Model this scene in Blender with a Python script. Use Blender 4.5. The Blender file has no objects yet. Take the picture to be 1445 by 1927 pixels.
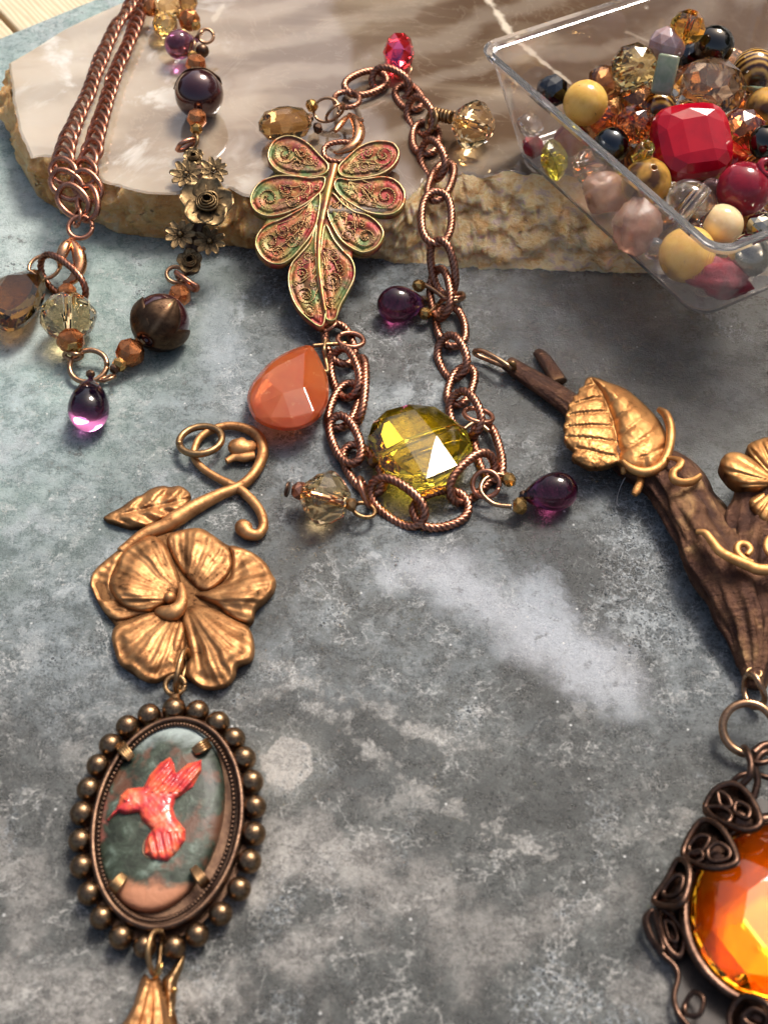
import bpy, bmesh, math, random
import numpy as np
from mathutils import Vector, Matrix, noise as mnoise
from mathutils.geometry import delaunay_2d_cdt
random.seed(7); np.random.seed(7)
R = math.radians
SC = bpy.context.scene
COL = SC.collection
SC.unit_settings.scale_length = 0.01          # one unit is one centimetre

# ------------------------------------------------------------------ camera, sky, sun, exposure
PW, PH = 1445, 1927
PITCH, VFOV, HC = 51.0, 44.0, 20.0
FPX = PH / 2 / math.tan(R(VFOV / 2))
cam = bpy.data.cameras.new('camera'); camo = bpy.data.objects.new('camera', cam); COL.objects.link(camo)
camo.location = (0, 0, HC); camo.rotation_euler = (R(90 - PITCH), 0, 0)
cam.sensor_fit = 'VERTICAL'; cam.sensor_height = 36; cam.lens = 18 / math.tan(R(VFOV / 2))
cam.clip_start = 0.1; cam.clip_end = 5000
cam.dof.use_dof = True; cam.dof.focus_distance = 27.5; cam.dof.aperture_fstop = cam.lens * .001 / 0.17
SC.camera = camo
SUN_EL, SUN_AZ = 54.0, 30.0                   # azimuth: degrees to the right of straight ahead
w = bpy.data.worlds.new('World'); SC.world = w; w.use_nodes = True
nt = w.node_tree; nt.nodes.clear()
sky = nt.nodes.new('ShaderNodeTexSky'); sky.sky_type = 'NISHITA'; sky.sun_disc = False
sky.sun_elevation = R(SUN_EL); sky.sun_rotation = R(SUN_AZ); sky.dust_density = 7.0; sky.air_density = 1.0; sky.ozone_density = .4
bg = nt.nodes.new('ShaderNodeBackground'); bg.inputs[1].default_value = 0.125
wo = nt.nodes.new('ShaderNodeOutputWorld'); nt.links.new(sky.outputs[0], bg.inputs[0]); nt.links.new(bg.outputs[0], wo.inputs[0])
sl = bpy.data.lights.new('sun', 'SUN'); sl.energy = 2.9; sl.angle = R(18); sl.color = (1, .955, .89)
so = bpy.data.objects.new('sun', sl); COL.objects.link(so)
sd = Vector((math.sin(R(SUN_AZ)) * math.cos(R(SUN_EL)), math.cos(R(SUN_AZ)) * math.cos(R(SUN_EL)), math.sin(R(SUN_EL))))
so.rotation_euler = sd.to_track_quat('Z', 'Y').to_euler(); so.location = sd * 100
vs = SC.view_settings; vs.view_transform = 'Standard'; vs.look = 'None'; vs.gamma = 1; vs.exposure = 0.3
cy = SC.cycles; cy.max_bounces = 24; cy.transmission_bounces = 20; cy.glossy_bounces = 8; cy.diffuse_bounces = 4
cy.transparent_max_bounces = 16; cy.sample_clamp_indirect = 14; cy.blur_glossy = 0.4; cy.use_denoising = True

# ------------------------------------------------------------------ photograph pixel -> place on a level
_p = R(PITCH); FW = Vector((0, math.cos(_p), -math.sin(_p))); UP = Vector((0, math.sin(_p), math.cos(_p)))
def P(x, y, z=0.0):
    d = FW * FPX + Vector((x - PW / 2, 0, 0)) - UP * (y - PH / 2)
    return Vector((0, 0, HC)) + d * ((z - HC) / d.z)
def K(x, y, z=0.0):                            # photograph pixels per centimetre there
    return FPX / (P(x, y, z) - Vector((0, 0, HC))).dot(FW)
def zz(org, s): return lambda x, y: (org[0] + x / s, org[1] + y / s)    # coordinates read off an enlarged view

# ------------------------------------------------------------------ objects
WM = {}
def link(o, parent=None, M=Matrix()):
    COL.objects.link(o); WM[o.name] = M.copy()
    if parent is not None:
        o.parent = parent; o.matrix_basis = WM[parent.name].inverted() @ M
    else: o.matrix_basis = M
    return o
def tag(o, label=None, cat=None, group=None, kind=None):
    if label: o['label'] = label
    if cat: o['category'] = cat
    if group: o['group'] = group
    if kind: o['kind'] = kind
    return o
def thing(name, loc, label, cat, group=None):
    return tag(link(bpy.data.objects.new(name, None), None, Matrix.Translation(loc)), label, cat, group)
def mdata(name, V, F, mat, smooth=True, pat=None):
    me = bpy.data.meshes.new(name); me.from_pydata([tuple(v) for v in V], [], [tuple(f) for f in F])
    if smooth: me.polygons.foreach_set('use_smooth', [True] * len(me.polygons))
    if pat is not None:
        a = me.attributes.new('pat', 'FLOAT', 'POINT'); a.data.foreach_set('value', np.asarray(pat, dtype=np.float32))
    me.materials.append(mat); me.update(); return me
def fixn(me):
    b = bmesh.new(); b.from_mesh(me); bmesh.ops.recalc_face_normals(b, faces=b.faces); b.to_mesh(me); b.free(); return me
def obj(name, V, F, mat, parent=None, smooth=True, pat=None, fix=True):
    V = np.array([tuple(v) for v in V], dtype=float); c = (V.min(0) + V.max(0)) / 2
    me = mdata(name, V - c, F, mat, smooth, pat)
    if fix: fixn(me)
    return link(bpy.data.objects.new(name, me), parent, Matrix.Translation(c))
def inst(name, me, parent, M): return link(bpy.data.objects.new(name, me), parent, M)
def join(*parts):
    V, F, n = [], [], 0
    for v, f in parts:
        v = [tuple(q) for q in v]; V += v; F += [tuple(i + n for i in q) for q in f]; n += len(v)
    return V, F

# ------------------------------------------------------------------ shapes (vertices, faces)
def spline(pts, n=8, closed=False):
    """Catmull-Rom through points of any dimension."""
    p = np.array([tuple(q) for q in pts], dtype=float); m = len(p); out = []
    for i in range(m if closed else m - 1):
        if closed: a, b, c, d = p[(i - 1) % m], p[i], p[(i + 1) % m], p[(i + 2) % m]
        else: a, b, c, d = p[max(i - 1, 0)], p[i], p[i + 1], p[min(i + 2, m - 1)]
        for k in range(n):
            t = k / n
            out.append(.5 * (2 * b + (c - a) * t + (2 * a - 5 * b + 4 * c - d) * t * t + (3 * b - 3 * c + d - a) * t ** 3))
    if not closed: out.append(p[-1])
    return np.array(out)
def resample(pts, step, closed=False):
    p = np.array(pts, dtype=float); q = np.vstack([p, p[:1]]) if closed else p
    d = np.r_[0, np.cumsum(np.linalg.norm(np.diff(q, axis=0), axis=1))]
    n = max(3, int(round(d[-1] / step))); t = np.linspace(0, d[-1], n + 1); t = t[:-1] if closed else t
    return np.stack([np.interp(t, d, q[:, k]) for k in range(p.shape[1])], 1)
def sweep(path, r, ns=10, closed=False, lobes=0, amp=0.0, twist=0.0, flat=1.0, up0=(0, 0, 1)):
    """A tube along a path; r scalar or per point; lobes/amp/twist give a roped section; flat squashes along the up side.
    Returns V, F, groove."""
    p = np.array([tuple(q) for q in path], dtype=float); n = len(p)
    rr = np.full(n, r, dtype=float) if np.isscalar(r) else np.array(r, dtype=float)
    if closed: T = np.roll(p, -1, 0) - np.roll(p, 1, 0)
    else: T = np.gradient(p, axis=0)
    T /= np.linalg.norm(T, axis=1)[:, None] + 1e-12
    u = np.array(up0, dtype=float); u -= T[0] * u.dot(T[0])
    if np.linalg.norm(u) < 1e-3: u = np.array([1.0, 0, 0]); u -= T[0] * u.dot(T[0])
    u /= np.linalg.norm(u); U = [u]
    for i in range(1, n):
        u = U[-1] - T[i] * U[-1].dot(T[i]); u /= np.linalg.norm(u) + 1e-12; U.append(u)
    U = np.array(U); B = np.cross(T, U)
    if closed:                                  # undo the accumulated roll
        u = U[-1] - T[0] * U[-1].dot(T[0]); a = math.atan2(u.dot(B[0]), u.dot(U[0]))
        al = -a * np.arange(n) / n; c, s = np.cos(al)[:, None], np.sin(al)[:, None]; U, B = U * c + B * s, B * c - U * s
    s = np.r_[0, np.cumsum(np.linalg.norm(np.diff(p, axis=0), axis=1))]
    th = np.arange(ns) / ns * 2 * math.pi
    ph = lobes * th[None, :] - twist * s[:, None]
    g = .5 - .5 * np.cos(ph) if lobes else np.zeros((n, ns)); g = g ** 3
    rad = rr[:, None] * (1 - amp * g)
    V = p[:, None, :] + rad[..., None] * (np.sin(th)[None, :, None] * B[:, None, :] + flat * np.cos(th)[None, :, None] * U[:, None, :])
    V = V.reshape(-1, 3); F = []
    for i in range(n if closed else n - 1):
        j = (i + 1) % n
        for k in range(ns):
            l = (k + 1) % ns; F.append((i * ns + k, i * ns + l, j * ns + l, j * ns + k))
    gv = g.reshape(-1)
    if not closed:
        V = np.vstack([V, p[0], p[-1]]); a, b = n * ns, n * ns + 1; gv = np.r_[gv, 0, 0]
        for k in range(ns):
            l = (k + 1) % ns; F.append((a, l, k)); F.append((b, (n - 1) * ns + k, (n - 1) * ns + l))
    return V, F, gv
def lathe(prof, ns=24, ripple=None):
    """Revolve (radius, z) pairs about z; poles where the radius is 0. ripple(theta, k) scales the radius."""
    V, F, rows = [], [], []
    for k, (r, z) in enumerate(prof):
        if r < 1e-6: rows.append([len(V)]); V.append((0, 0, z))
        else:
            row = []
            for i in range(ns):
                a = 2 * math.pi * i / ns; q = r * (ripple(a, k) if ripple else 1); row.append(len(V)); V.append((q * math.cos(a), q * math.sin(a), z))
            rows.append(row)
    for a, b in zip(rows, rows[1:]):
        for i in range(ns):
            j = (i + 1) % ns
            if len(a) == 1 and len(b) == 1: continue
            if len(a) == 1: F.append((a[0], b[i], b[j]))
            elif len(b) == 1: F.append((a[i], a[j], b[0]))
            else: F.append((a[i], a[j], b[j], b[i]))
    return V, F
def sphere(r, ns=28, nr=16, sz=1.0, hole=0.0):
    pr = [(max(r * math.sin(math.pi * i / nr), hole if hole else 0), -r * sz * math.cos(math.pi * i / nr)) for i in range(nr + 1)]
    if hole: pr = [(hole * .9, -r * sz * .5)] + pr + [(hole * .9, r * sz * .5)]
    else: pr[0] = (0, -r * sz); pr[-1] = (0, r * sz)
    return lathe(pr, ns)
def hull(pts):
    b = bmesh.new()
    for p in pts: b.verts.new(tuple(p))
    r = bmesh.ops.convex_hull(b, input=b.verts)
    bmesh.ops.delete(b, geom=[v for v in b.verts if not v.link_faces], context='VERTS')
    bmesh.ops.dissolve_limit(b, angle_limit=R(1.5), verts=b.verts, edges=b.edges)
    b.verts.index_update(); V = [v.co.copy() for v in b.verts]; F = [[v.index for v in f.verts] for f in b.faces]; b.free()
    return V, F
def rings(spec):
    """Points of rings (radius, z, count, half-step?) for faceted hulls."""
    pts = []
    for r, z, n, off in spec:
        for i in range(n):
            a = 2 * math.pi * (i + .5 * off) / n; pts.append((r * math.cos(a), r * math.sin(a), z))
    return pts
def bevelled(V, F, w, seg=2):
    b = bmesh.new(); vs_ = [b.verts.new(tuple(v)) for v in V]
    for f in F: b.faces.new([vs_[i] for i in f])
    bmesh.ops.recalc_face_normals(b, faces=b.faces)
    bmesh.ops.bevel(b, geom=b.edges[:], offset=w, segments=seg, profile=.5, affect='EDGES', clamp_overlap=True)
    b.verts.index_update(); V = [v.co.copy() for v in b.verts]; F = [[v.index for v in f.verts] for f in b.faces]; b.free(); return V, F
def frame(axis, up=(0, 0, 1)):
    """Rotation whose z column is axis."""
    z = Vector(axis).normalized(); u = Vector(up); x = u.cross(z)
    if x.length < 1e-4: x = Vector((1, 0, 0)).cross(z)
    if x.length < 1e-4: x = Vector((0, 1, 0)).cross(z)
    x.normalize(); y = z.cross(x); return Matrix((x, y, z)).transposed()
def TRS(loc, rot=None, s=1.0):
    return Matrix.Translation(loc) @ (rot.to_4x4() if rot is not None else Matrix()) @ (Matrix.Scale(s, 4) if np.isscalar(s) else Matrix.Diagonal((*s, 1)))
def fbm(x, y, z=0.0, sc=1.0, o=3):
    return mnoise.fractal(Vector((x * sc, y * sc, z * sc)), 1.0, 2.0, o)
def inpoly(poly, x, y):
    c = np.zeros(np.shape(x), dtype=bool); n = len(poly)
    for i in range(n):
        x0, y0 = poly[i]; x1, y1 = poly[(i + 1) % n]
        m = ((y0 > y) != (y1 > y)) & (x < (x1 - x0) * (y - y0) / (y1 - y0 + 1e-12) + x0); c ^= m
    return c
def segdist(poly, x, y, closed=True):
    d = np.full(np.shape(x), 1e9); n = len(poly)
    for i in range(n if closed else n - 1):
        a = np.array(poly[i]); b = np.array(poly[(i + 1) % n]); e = b - a; L = e.dot(e) + 1e-12
        t = np.clip(((x - a[0]) * e[0] + (y - a[1]) * e[1]) / L, 0, 1)
        d = np.minimum(d, np.hypot(x - a[0] - t * e[0], y - a[1] - t * e[1]))
    return d
def relief(name, outline, zf, hf, step, mat, parent, thick=.12, patf=None, smooth_outline=True, sn=5):
    """A modelled plate: outline in photograph pixels, top height hf(x, y, d) in cm above zf(x, y), d = pixels to the edge."""
    o = spline(outline, sn, True) if smooth_outline else np.array(outline, dtype=float)
    o = resample(o, step, True); nb = len(o)
    lo, hi = o.min(0), o.max(0)
    gx, gy = np.meshgrid(np.arange(lo[0], hi[0], step), np.arange(lo[1], hi[1], step * .87)); gx = gx + (np.arange(gx.shape[0])[:, None] % 2) * step / 2
    gx, gy = gx.ravel(), gy.ravel(); gx = gx + np.random.uniform(-.1, .1, gx.shape) * step
    k = inpoly(o, gx, gy); gx, gy = gx[k], gy[k]; k = segdist(o, gx, gy) > step * .55; gx, gy = gx[k], gy[k]
    pts = [Vector(q) for q in o] + [Vector(q) for q in zip(gx, gy)]
    vv, _, ff, _, _, _ = delaunay_2d_cdt(pts, [], [list(range(nb))], 1, 1e-4)
    X = np.array([v.x for v in vv]); Y = np.array([v.y for v in vv]); D = segdist(o, X, Y); nv = len(vv)
    H = np.array([hf(x, y, d) for x, y, d in zip(X, Y, D)])
    Z = np.array([zf(x, y) for x, y in zip(X, Y)])
    V = [P(x, y, z + h) for x, y, z, h in zip(X, Y, Z, H)]; F = [tuple(f) for f in ff]
    cnt = {}
    for f in F:
        for i in range(len(f)):
            e = (f[i], f[(i + 1) % len(f)]); cnt[e] = 1
    bd = [e for e in cnt if (e[1], e[0]) not in cnt]; low = {}
    for a, b in bd:
        for q in (a, b):
            if q not in low: low[q] = len(V); v = V[q]; V.append(Vector((v.x, v.y, v.z - H[q] - thick)))
    for a, b in bd: F.append((b, a, low[a], low[b]))
    c = len(V); cx, cy_ = X.mean(), Y.mean(); V.append(P(cx, cy_, zf(cx, cy_) - thick))
    for a, b in bd: F.append((low[b], low[a], c))
    pat = None
    if patf: pat = np.r_[[patf(x, y, d) for x, y, d in zip(X, Y, D)], np.full(len(V) - nv, .7)]
    return obj(name, V, F, mat, parent, True, pat)

# ------------------------------------------------------------------ materials
class Nodes:
    def __init__(s, name):
        s.m = bpy.data.materials.new(name); s.m.use_nodes = True; s.t = s.m.node_tree; s.t.nodes.clear()
        s.out = s.t.nodes.new('ShaderNodeOutputMaterial'); s.b = s.t.nodes.new('ShaderNodeBsdfPrincipled'); s.t.links.new(s.b.outputs[0], s.out.inputs[0])
        s.tc = s.t.nodes.new('ShaderNodeTexCoord'); s.geo = None
    def put(s, sock, v):
        if hasattr(v, 'links') or hasattr(v, 'is_linked'): s.t.links.new(v, sock)
        elif isinstance(v, (tuple, list)) and len(v) == 3 and sock.type == 'RGBA': sock.default_value = (*v, 1)
        else: sock.default_value = v
    def set(s, **kw):
        for k, v in kw.items(): s.put(s.b.inputs[k.replace('_', ' ')], v)
        return s
    def world(s):
        if s.geo is None: s.geo = s.t.nodes.new('ShaderNodeNewGeometry')
        return s.geo.outputs['Position']
    def objc(s): return s.tc.outputs['Object']
    def noise(s, vec, scale, detail=4, rough=.55, dist=0.0, col=False):
        n = s.t.nodes.new('ShaderNodeTexNoise'); s.put(n.inputs['Vector'], vec); n.inputs['Scale'].default_value = scale; n.inputs['Detail'].default_value = detail
        n.inputs['Roughness'].default_value = rough; n.inputs['Distortion'].default_value = dist; return n.outputs[1 if col else 0]
    def vor(s, vec, scale, feature='F1', rnd=1.0, out=0):
        n = s.t.nodes.new('ShaderNodeTexVoronoi'); n.feature = feature; s.put(n.inputs['Vector'], vec); n.inputs['Scale'].default_value = scale
        n.inputs['Randomness'].default_value = rnd; return n.outputs[out]
    def wave(s, vec, scale, dist, detail=3, dscale=1.0, direction='X', profile='SIN'):
        n = s.t.nodes.new('ShaderNodeTexWave'); n.bands_direction = direction; n.wave_profile = profile; s.put(n.inputs['Vector'], vec); n.inputs['Scale'].default_value = scale
        n.inputs['Distortion'].default_value = dist; n.inputs['Detail'].default_value = detail; n.inputs['Detail Scale'].default_value = dscale; return n.outputs[1]
    def ramp(s, fac, stops):
        n = s.t.nodes.new('ShaderNodeValToRGB'); e = n.color_ramp.elements
        while len(e) < len(stops): e.new(.5)
        for q, (p, c) in zip(e, stops): q.position = p; q.color = (c, c, c, 1) if np.isscalar(c) else (*c, 1)
        s.put(n.inputs[0], fac); return n.outputs[0]
    def mix(s, fac, a, b, mode='MIX'):
        n = s.t.nodes.new('ShaderNodeMix'); n.data_type = 'RGBA'; n.blend_type = mode; s.put(n.inputs[0], fac); s.put(n.inputs[6], a); s.put(n.inputs[7], b); return n.outputs[2]
    def math(s, op, a, b=0.0, clamp=False):
        n = s.t.nodes.new('ShaderNodeMath'); n.operation = op; n.use_clamp = clamp; s.put(n.inputs[0], a); s.put(n.inputs[1], b); return n.outputs[0]
    def vmath(s, op, a, b=None, out=0):
        n = s.t.nodes.new('ShaderNodeVectorMath'); n.operation = op; s.put(n.inputs[0], a)
        if b is not None: s.put(n.inputs[1], b)
        return n.outputs[out]
    def rng(s, v, a, b, c=0.0, d=1.0, smooth=True):
        n = s.t.nodes.new('ShaderNodeMapRange'); n.interpolation_type = 'SMOOTHSTEP' if smooth else 'LINEAR'; s.put(n.inputs[0], v)
        for i, q in enumerate((a, b, c, d)): n.inputs[i + 1].default_value = q
        return n.outputs[0]
    def mapping(s, vec, loc=(0, 0, 0), rot=(0, 0, 0), sc=(1, 1, 1)):
        n = s.t.nodes.new('ShaderNodeMapping'); s.put(n.inputs[0], vec); n.inputs[1].default_value = loc; n.inputs[2].default_value = rot; n.inputs[3].default_value = sc; return n.outputs[0]
    def attr(s, name):
        n = s.t.nodes.new('ShaderNodeAttribute'); n.attribute_name = name; return n.outputs['Fac']
    def sep(s, vec):
        n = s.t.nodes.new('ShaderNodeSeparateXYZ'); s.put(n.inputs[0], vec); return n.outputs
    def bump(s, h, strength=.3, dist=.02, nrm=None):
        n = s.t.nodes.new('ShaderNodeBump'); n.inputs['Strength'].default_value = strength; n.inputs['Distance'].default_value = dist; s.put(n.inputs['Height'], h)
        if nrm is not None: s.put(n.inputs['Normal'], nrm)
        s.put(s.b.inputs['Normal'], n.outputs[0]); return n.outputs[0]
    def line(s, a, b, w):
        """0..1 near the segment a-b on the level, with soft half-width w; a ragged edge comes from the noise."""
        a, b = Vector(a), Vector(b); e = (b - a); L = e.length; e = e / L; v = s.vmath('SUBTRACT', s.world(), tuple(a))
        t = s.vmath('DOT_PRODUCT', v, tuple(e), 1); t = s.math('MINIMUM', s.math('MAXIMUM', t, 0.0), L)
        n = s.t.nodes.new('ShaderNodeVectorMath'); n.operation = 'SCALE'; n.inputs[0].default_value = tuple(e); s.put(n.inputs[3], t)
        d = s.vmath('LENGTH', s.vmath('SUBTRACT', v, n.outputs[0]), None, 1); return d

def metal(name, c1, c2, dark, rough=.34, sc=6.0, bump=.25, patina=.35):
    n = Nodes(name); oi = n.t.nodes.new('ShaderNodeObjectInfo'); v = n.vmath('ADD', n.objc(), n.vmath('MULTIPLY', oi.outputs['Location'], (3.1, 2.3, 1.7)))
    a = n.noise(v, sc, 5, .6); b = n.noise(v, sc * 5, 4, .65)
    c = n.mix(n.rng(a, .35, .65), c1, c2)
    f = n.math('ADD', n.attr('pat'), n.rng(n.math('ADD', n.math('MULTIPLY', a, .5), n.math('MULTIPLY', b, .5)), .53, .68, 0, patina), True)
    n.set(Base_Color=n.mix(f, c, dark), Metallic=1.0, Roughness=n.math('ADD', n.rng(b, .3, .7, rough - .08, rough + .12), n.math('MULTIPLY', f, .15)))
    n.bump(b, bump, .012); return n.m
COPPER = metal('antique_copper', (.54, .255, .165), (.38, .16, .098), (.045, .019, .014), .30)
BRONZE = metal('warm_bronze', (.60, .32, .135), (.42, .20, .082), (.085, .04, .018), .54, 2.6, .45, .6)
BRASS = metal('dark_brass', (.42, .26, .12), (.26, .15, .075), (.05, .028, .018), .36, 5, .35)
DARKBRASS = metal('oxidised_brass', (.16, .095, .06), (.095, .055, .038), (.022, .013, .01), .38, 4, .3)
GOLD = metal('old_gold', (.62, .38, .13), (.45, .25, .08), (.1, .05, .02), .25, 8, .15)
WIRE = metal('bronze_wire', (.46, .28, .16), (.34, .19, .11), (.07, .04, .025), .28, 8, .12)
def glass(name, c, rough=0.0, ior=1.52, film=0.0, cloud=None):
    n = Nodes(name); n.set(Base_Color=c, Roughness=rough, IOR=ior, Transmission_Weight=1.0)
    if film: n.set(Thin_Film_Thickness=film, Thin_Film_IOR=1.9)
    if cloud: n.set(Base_Color=n.mix(n.rng(n.noise(n.objc(), cloud[1], 4, .6), .4, .65), c, cloud[0]))
    return n.m
def stone(name, c1, c2, rough=.12, sss=.25, sc=3.0, spots=None, trans=0.0, metallic=0.0, coat=0.0, bump=0.0):
    n = Nodes(name); v = n.objc(); a = n.noise(v, sc, 6, .6, .4); c = n.mix(n.rng(a, .35, .68), c1, c2)
    if spots: c = n.mix(n.rng(n.noise(v, sc * 4, 4, .7), .62, .7), c, spots)
    n.set(Base_Color=c, Roughness=rough, Subsurface_Weight=sss, Subsurface_Scale=.25, Subsurface_Radius=(1.0, .45, .2), Transmission_Weight=trans, Metallic=metallic, Coat_Weight=coat, Coat_Roughness=.03)
    if bump: n.bump(n.noise(v, sc * 5, 5, .65), bump, .05)
    return n.m
# ================================================================== the surface: wood table, slate tile, onyx slab
HS = 1.3
def slate_mat():
    n = Nodes('patinated_slate'); w = n.world(); xs = n.sep(w)
    big = n.noise(w, .2, 12, .66, .15); mid = n.noise(w, .5, 12, .70, .15); fine = n.noise(w, 2.2, 10, .74, .1); grain = n.noise(w, 13, 6, .75); wide = n.noise(w, .13, 3, .5)
    val = n.math('ADD', n.math('ADD', n.math('MULTIPLY', mid, .38), n.math('MULTIPLY', fine, .32)), n.math('ADD', n.math('MULTIPLY', grain, .24), n.math('ADD', n.math('MULTIPLY', n.math('SUBTRACT', wide, .5), .30), .03)))
    c = n.ramp(val, [(.39, (.012, .014, .012)), (.47, (.026, .029, .027)), (.53, (.050, .056, .053)), (.58, (.092, .102, .099)), (.625, (.18, .197, .196)), (.67, (.46, .47, .455)), (.72, (.58, .58, .55))])
    gr0 = n.math('ADD', n.math('MULTIPLY', fine, .6), n.math('MULTIPLY', grain, .4))
    teal = n.math('MULTIPLY', n.rng(xs[0], -1.5, -8.5), n.rng(xs[1], 11, 20))
    c = n.mix(n.math('MULTIPLY', teal, .75), c, n.mix(n.rng(fine, .35, .7), (.22, .35, .325), (.52, .67, .63)))
    blue = n.math('MULTIPLY', n.rng(big, .42, .62), n.rng(xs[1], 9, 13))
    c = n.mix(n.math('MULTIPLY', blue, .5), c, n.mix(n.rng(gr0, .42, .60), (.085, .11, .12), (.36, .42, .455)))
    gr = n.math('ADD', n.math('MULTIPLY', fine, .5), n.math('MULTIPLY', grain, .5)); jw = n.math('ADD', n.math('MULTIPLY', n.math('SUBTRACT', mid, .5), 4.5), n.math('MULTIPLY', n.math('SUBTRACT', grain, .5), 1.4))
    for p0, p1, wd, st in ((P(470, 1660), P(700, 1590), .75, .85), (P(560, 1780), P(820, 1690), .65, .75), (P(-20, 1880), P(420, 1860), .7, .8), (P(880, 1800), P(1130, 1700), .6, .55), (P(-40, 1560), P(60, 1720), .6, .6), (P(1050, 1900), P(1240, 1880), .5, .6), (P(500, 1560), P(600, 1540), .5, .6)):
        d = n.math('ADD', n.line(p0, p1, wd), jw); c = n.mix(n.math('MULTIPLY', n.rng(d, wd, wd * .1), st), c, n.ramp(gr, [(.40, (.09, .088, .082)), (.50, (.22, .215, .205)), (.60, (.47, .462, .445))]))
    for pl in ([(480, 1235), (640, 1300), (760, 1350), (840, 1415)], [(590, 1335), (690, 1410), (780, 1490), (900, 1550), (1020, 1595)], [(470, 1315), (560, 1285), (650, 1320)], [(720, 1360), (830, 1390), (900, 1400)], [(880, 1540), (960, 1580), (1010, 1590)]):
        for p0, p1 in zip(pl, pl[1:]):
            d = n.math('ADD', n.line(P(*p0), P(*p1), .1), n.math('ADD', n.math('MULTIPLY', n.math('SUBTRACT', fine, .5), 2.2), n.math('MULTIPLY', n.math('SUBTRACT', grain, .5), .8))); c = n.mix(n.math('MULTIPLY', n.rng(d, .13, .0), .42), c, n.ramp(grain, [(.4, (.22, .22, .21)), (.6, (.52, .52, .50))]))
    # pale threads of mineral
    for sc, wd, st, dv in ((.30, .008, .65, .35), (.62, .007, .5, .4), (1.3, .008, .28, .4)):
        v = n.math('ABSOLUTE', n.math('SUBTRACT', n.noise(w, sc, 8, .66, dv), .5))
        c = n.mix(n.math('MULTIPLY', n.math('MULTIPLY', n.rng(v, wd, 0), st), n.rng(mid, .42, .56)), c, n.mix(n.rng(grain, .42, .58), (.30, .31, .31), (.68, .68, .66)))
    # sky sheen painted as pale ragged streaks, partly mineral, and the six-sided pale flake
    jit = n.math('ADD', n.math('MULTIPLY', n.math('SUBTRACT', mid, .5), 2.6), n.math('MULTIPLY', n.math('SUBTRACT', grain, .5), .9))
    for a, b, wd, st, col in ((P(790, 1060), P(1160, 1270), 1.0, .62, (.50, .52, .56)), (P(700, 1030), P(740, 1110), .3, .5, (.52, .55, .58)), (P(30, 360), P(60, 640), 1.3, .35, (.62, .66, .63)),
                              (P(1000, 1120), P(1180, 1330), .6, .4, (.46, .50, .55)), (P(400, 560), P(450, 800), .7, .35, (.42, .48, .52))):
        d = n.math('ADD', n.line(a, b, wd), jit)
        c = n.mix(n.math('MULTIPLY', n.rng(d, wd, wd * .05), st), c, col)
    fl = n.vmath('SUBTRACT', w, tuple(P(541, 1436))); s6 = None
    for k in range(3):
        a = R(15 + 60 * k); q = n.math('ABSOLUTE', n.vmath('DOT_PRODUCT', fl, (math.cos(a), math.sin(a) * .92, 0), 1)); s6 = q if s6 is None else n.math('MAXIMUM', s6, q)
    s6 = n.math('ADD', s6, n.math('MULTIPLY', n.math('SUBTRACT', fine, .5), .45))
    c = n.mix(n.math('MULTIPLY', n.rng(s6, .9, .5), .45), c, (.16, .165, .15))
    c = n.mix(n.math('MULTIPLY', n.rng(s6, .46, .42), .85), c, n.mix(n.rng(n.math('ADD', n.math('MULTIPLY', fine, .5), n.math('MULTIPLY', grain, .5)), .4, .6), (.26, .25, .235), (.50, .48, .45)))
    vl = n.noise(w, .8, 12, .76, .2); vm = n.noise(w, .23, 4, .5, .8)
    c = n.mix(n.math('MULTIPLY', n.math('MULTIPLY', n.rng(vl, .54, .59), n.rng(vm, .44, .60)), .55), c, n.mix(n.rng(xs[1], 10, 15), (.36, .355, .34), (.38, .42, .435)))
    sk = n.noise(w, 3.0, 8, .78, .2); c = n.mix(n.math('MULTIPLY', n.math('MULTIPLY', n.rng(sk, .56, .62), n.rng(vm, .54, .40)), .8), c, (.035, .036, .034))
    dk = n.math('MULTIPLY', n.rng(n.math('ADD', xs[0], n.math('MULTIPLY', n.math('SUBTRACT', vl, .5), 5.0)), 2.0, 5.5), n.rng(xs[1], 15.5, 18.5))  # tray shade and dark reflections painted into the slate, partly its own tone
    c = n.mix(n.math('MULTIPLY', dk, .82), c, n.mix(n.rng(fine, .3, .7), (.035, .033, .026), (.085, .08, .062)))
    c = n.mix(n.rng(xs[1], 14, 9.5, 0, .8), c, n.mix(1.0, c, (1.06, 1.01, .95), 'MULTIPLY'))
    fk = n.noise(w, 5.5, 8, .8); c = n.mix(n.math('MULTIPLY', n.rng(fk, .57, .63), n.rng(n.noise(w, .33, 5, .6), .52, .64, 0, .35)), c, (.62, .62, .60))
    # pits and bubbles in clusters
    clus = n.math('MAXIMUM', n.rng(n.noise(w, .5, 4, .6, .8), .55, .66), n.rng(n.math('ADD', n.line(P(1190, 980), P(1230, 1200), .5), jit), 1.0, .2)); h = n.math('MULTIPLY', fine, .5)
    ce = n.vor(n.vmath('ADD', w, n.vmath('MULTIPLY', n.noise(w, 3, 4, .6, 0, True), (.22, .22, .22))), 4.2, 'DISTANCE_TO_EDGE'); c = n.mix(n.math('MULTIPLY', n.math('MULTIPLY', n.rng(ce, .10, .01), n.math('MULTIPLY', clus, n.rng(n.math('ADD', xs[0], n.math('MULTIPLY', mid, 2.0)), 1.5, 4.0, .35, 1.0))), n.rng(grain, .40, .6, .05, .55)), c, (.56, .59, .60))
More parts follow.
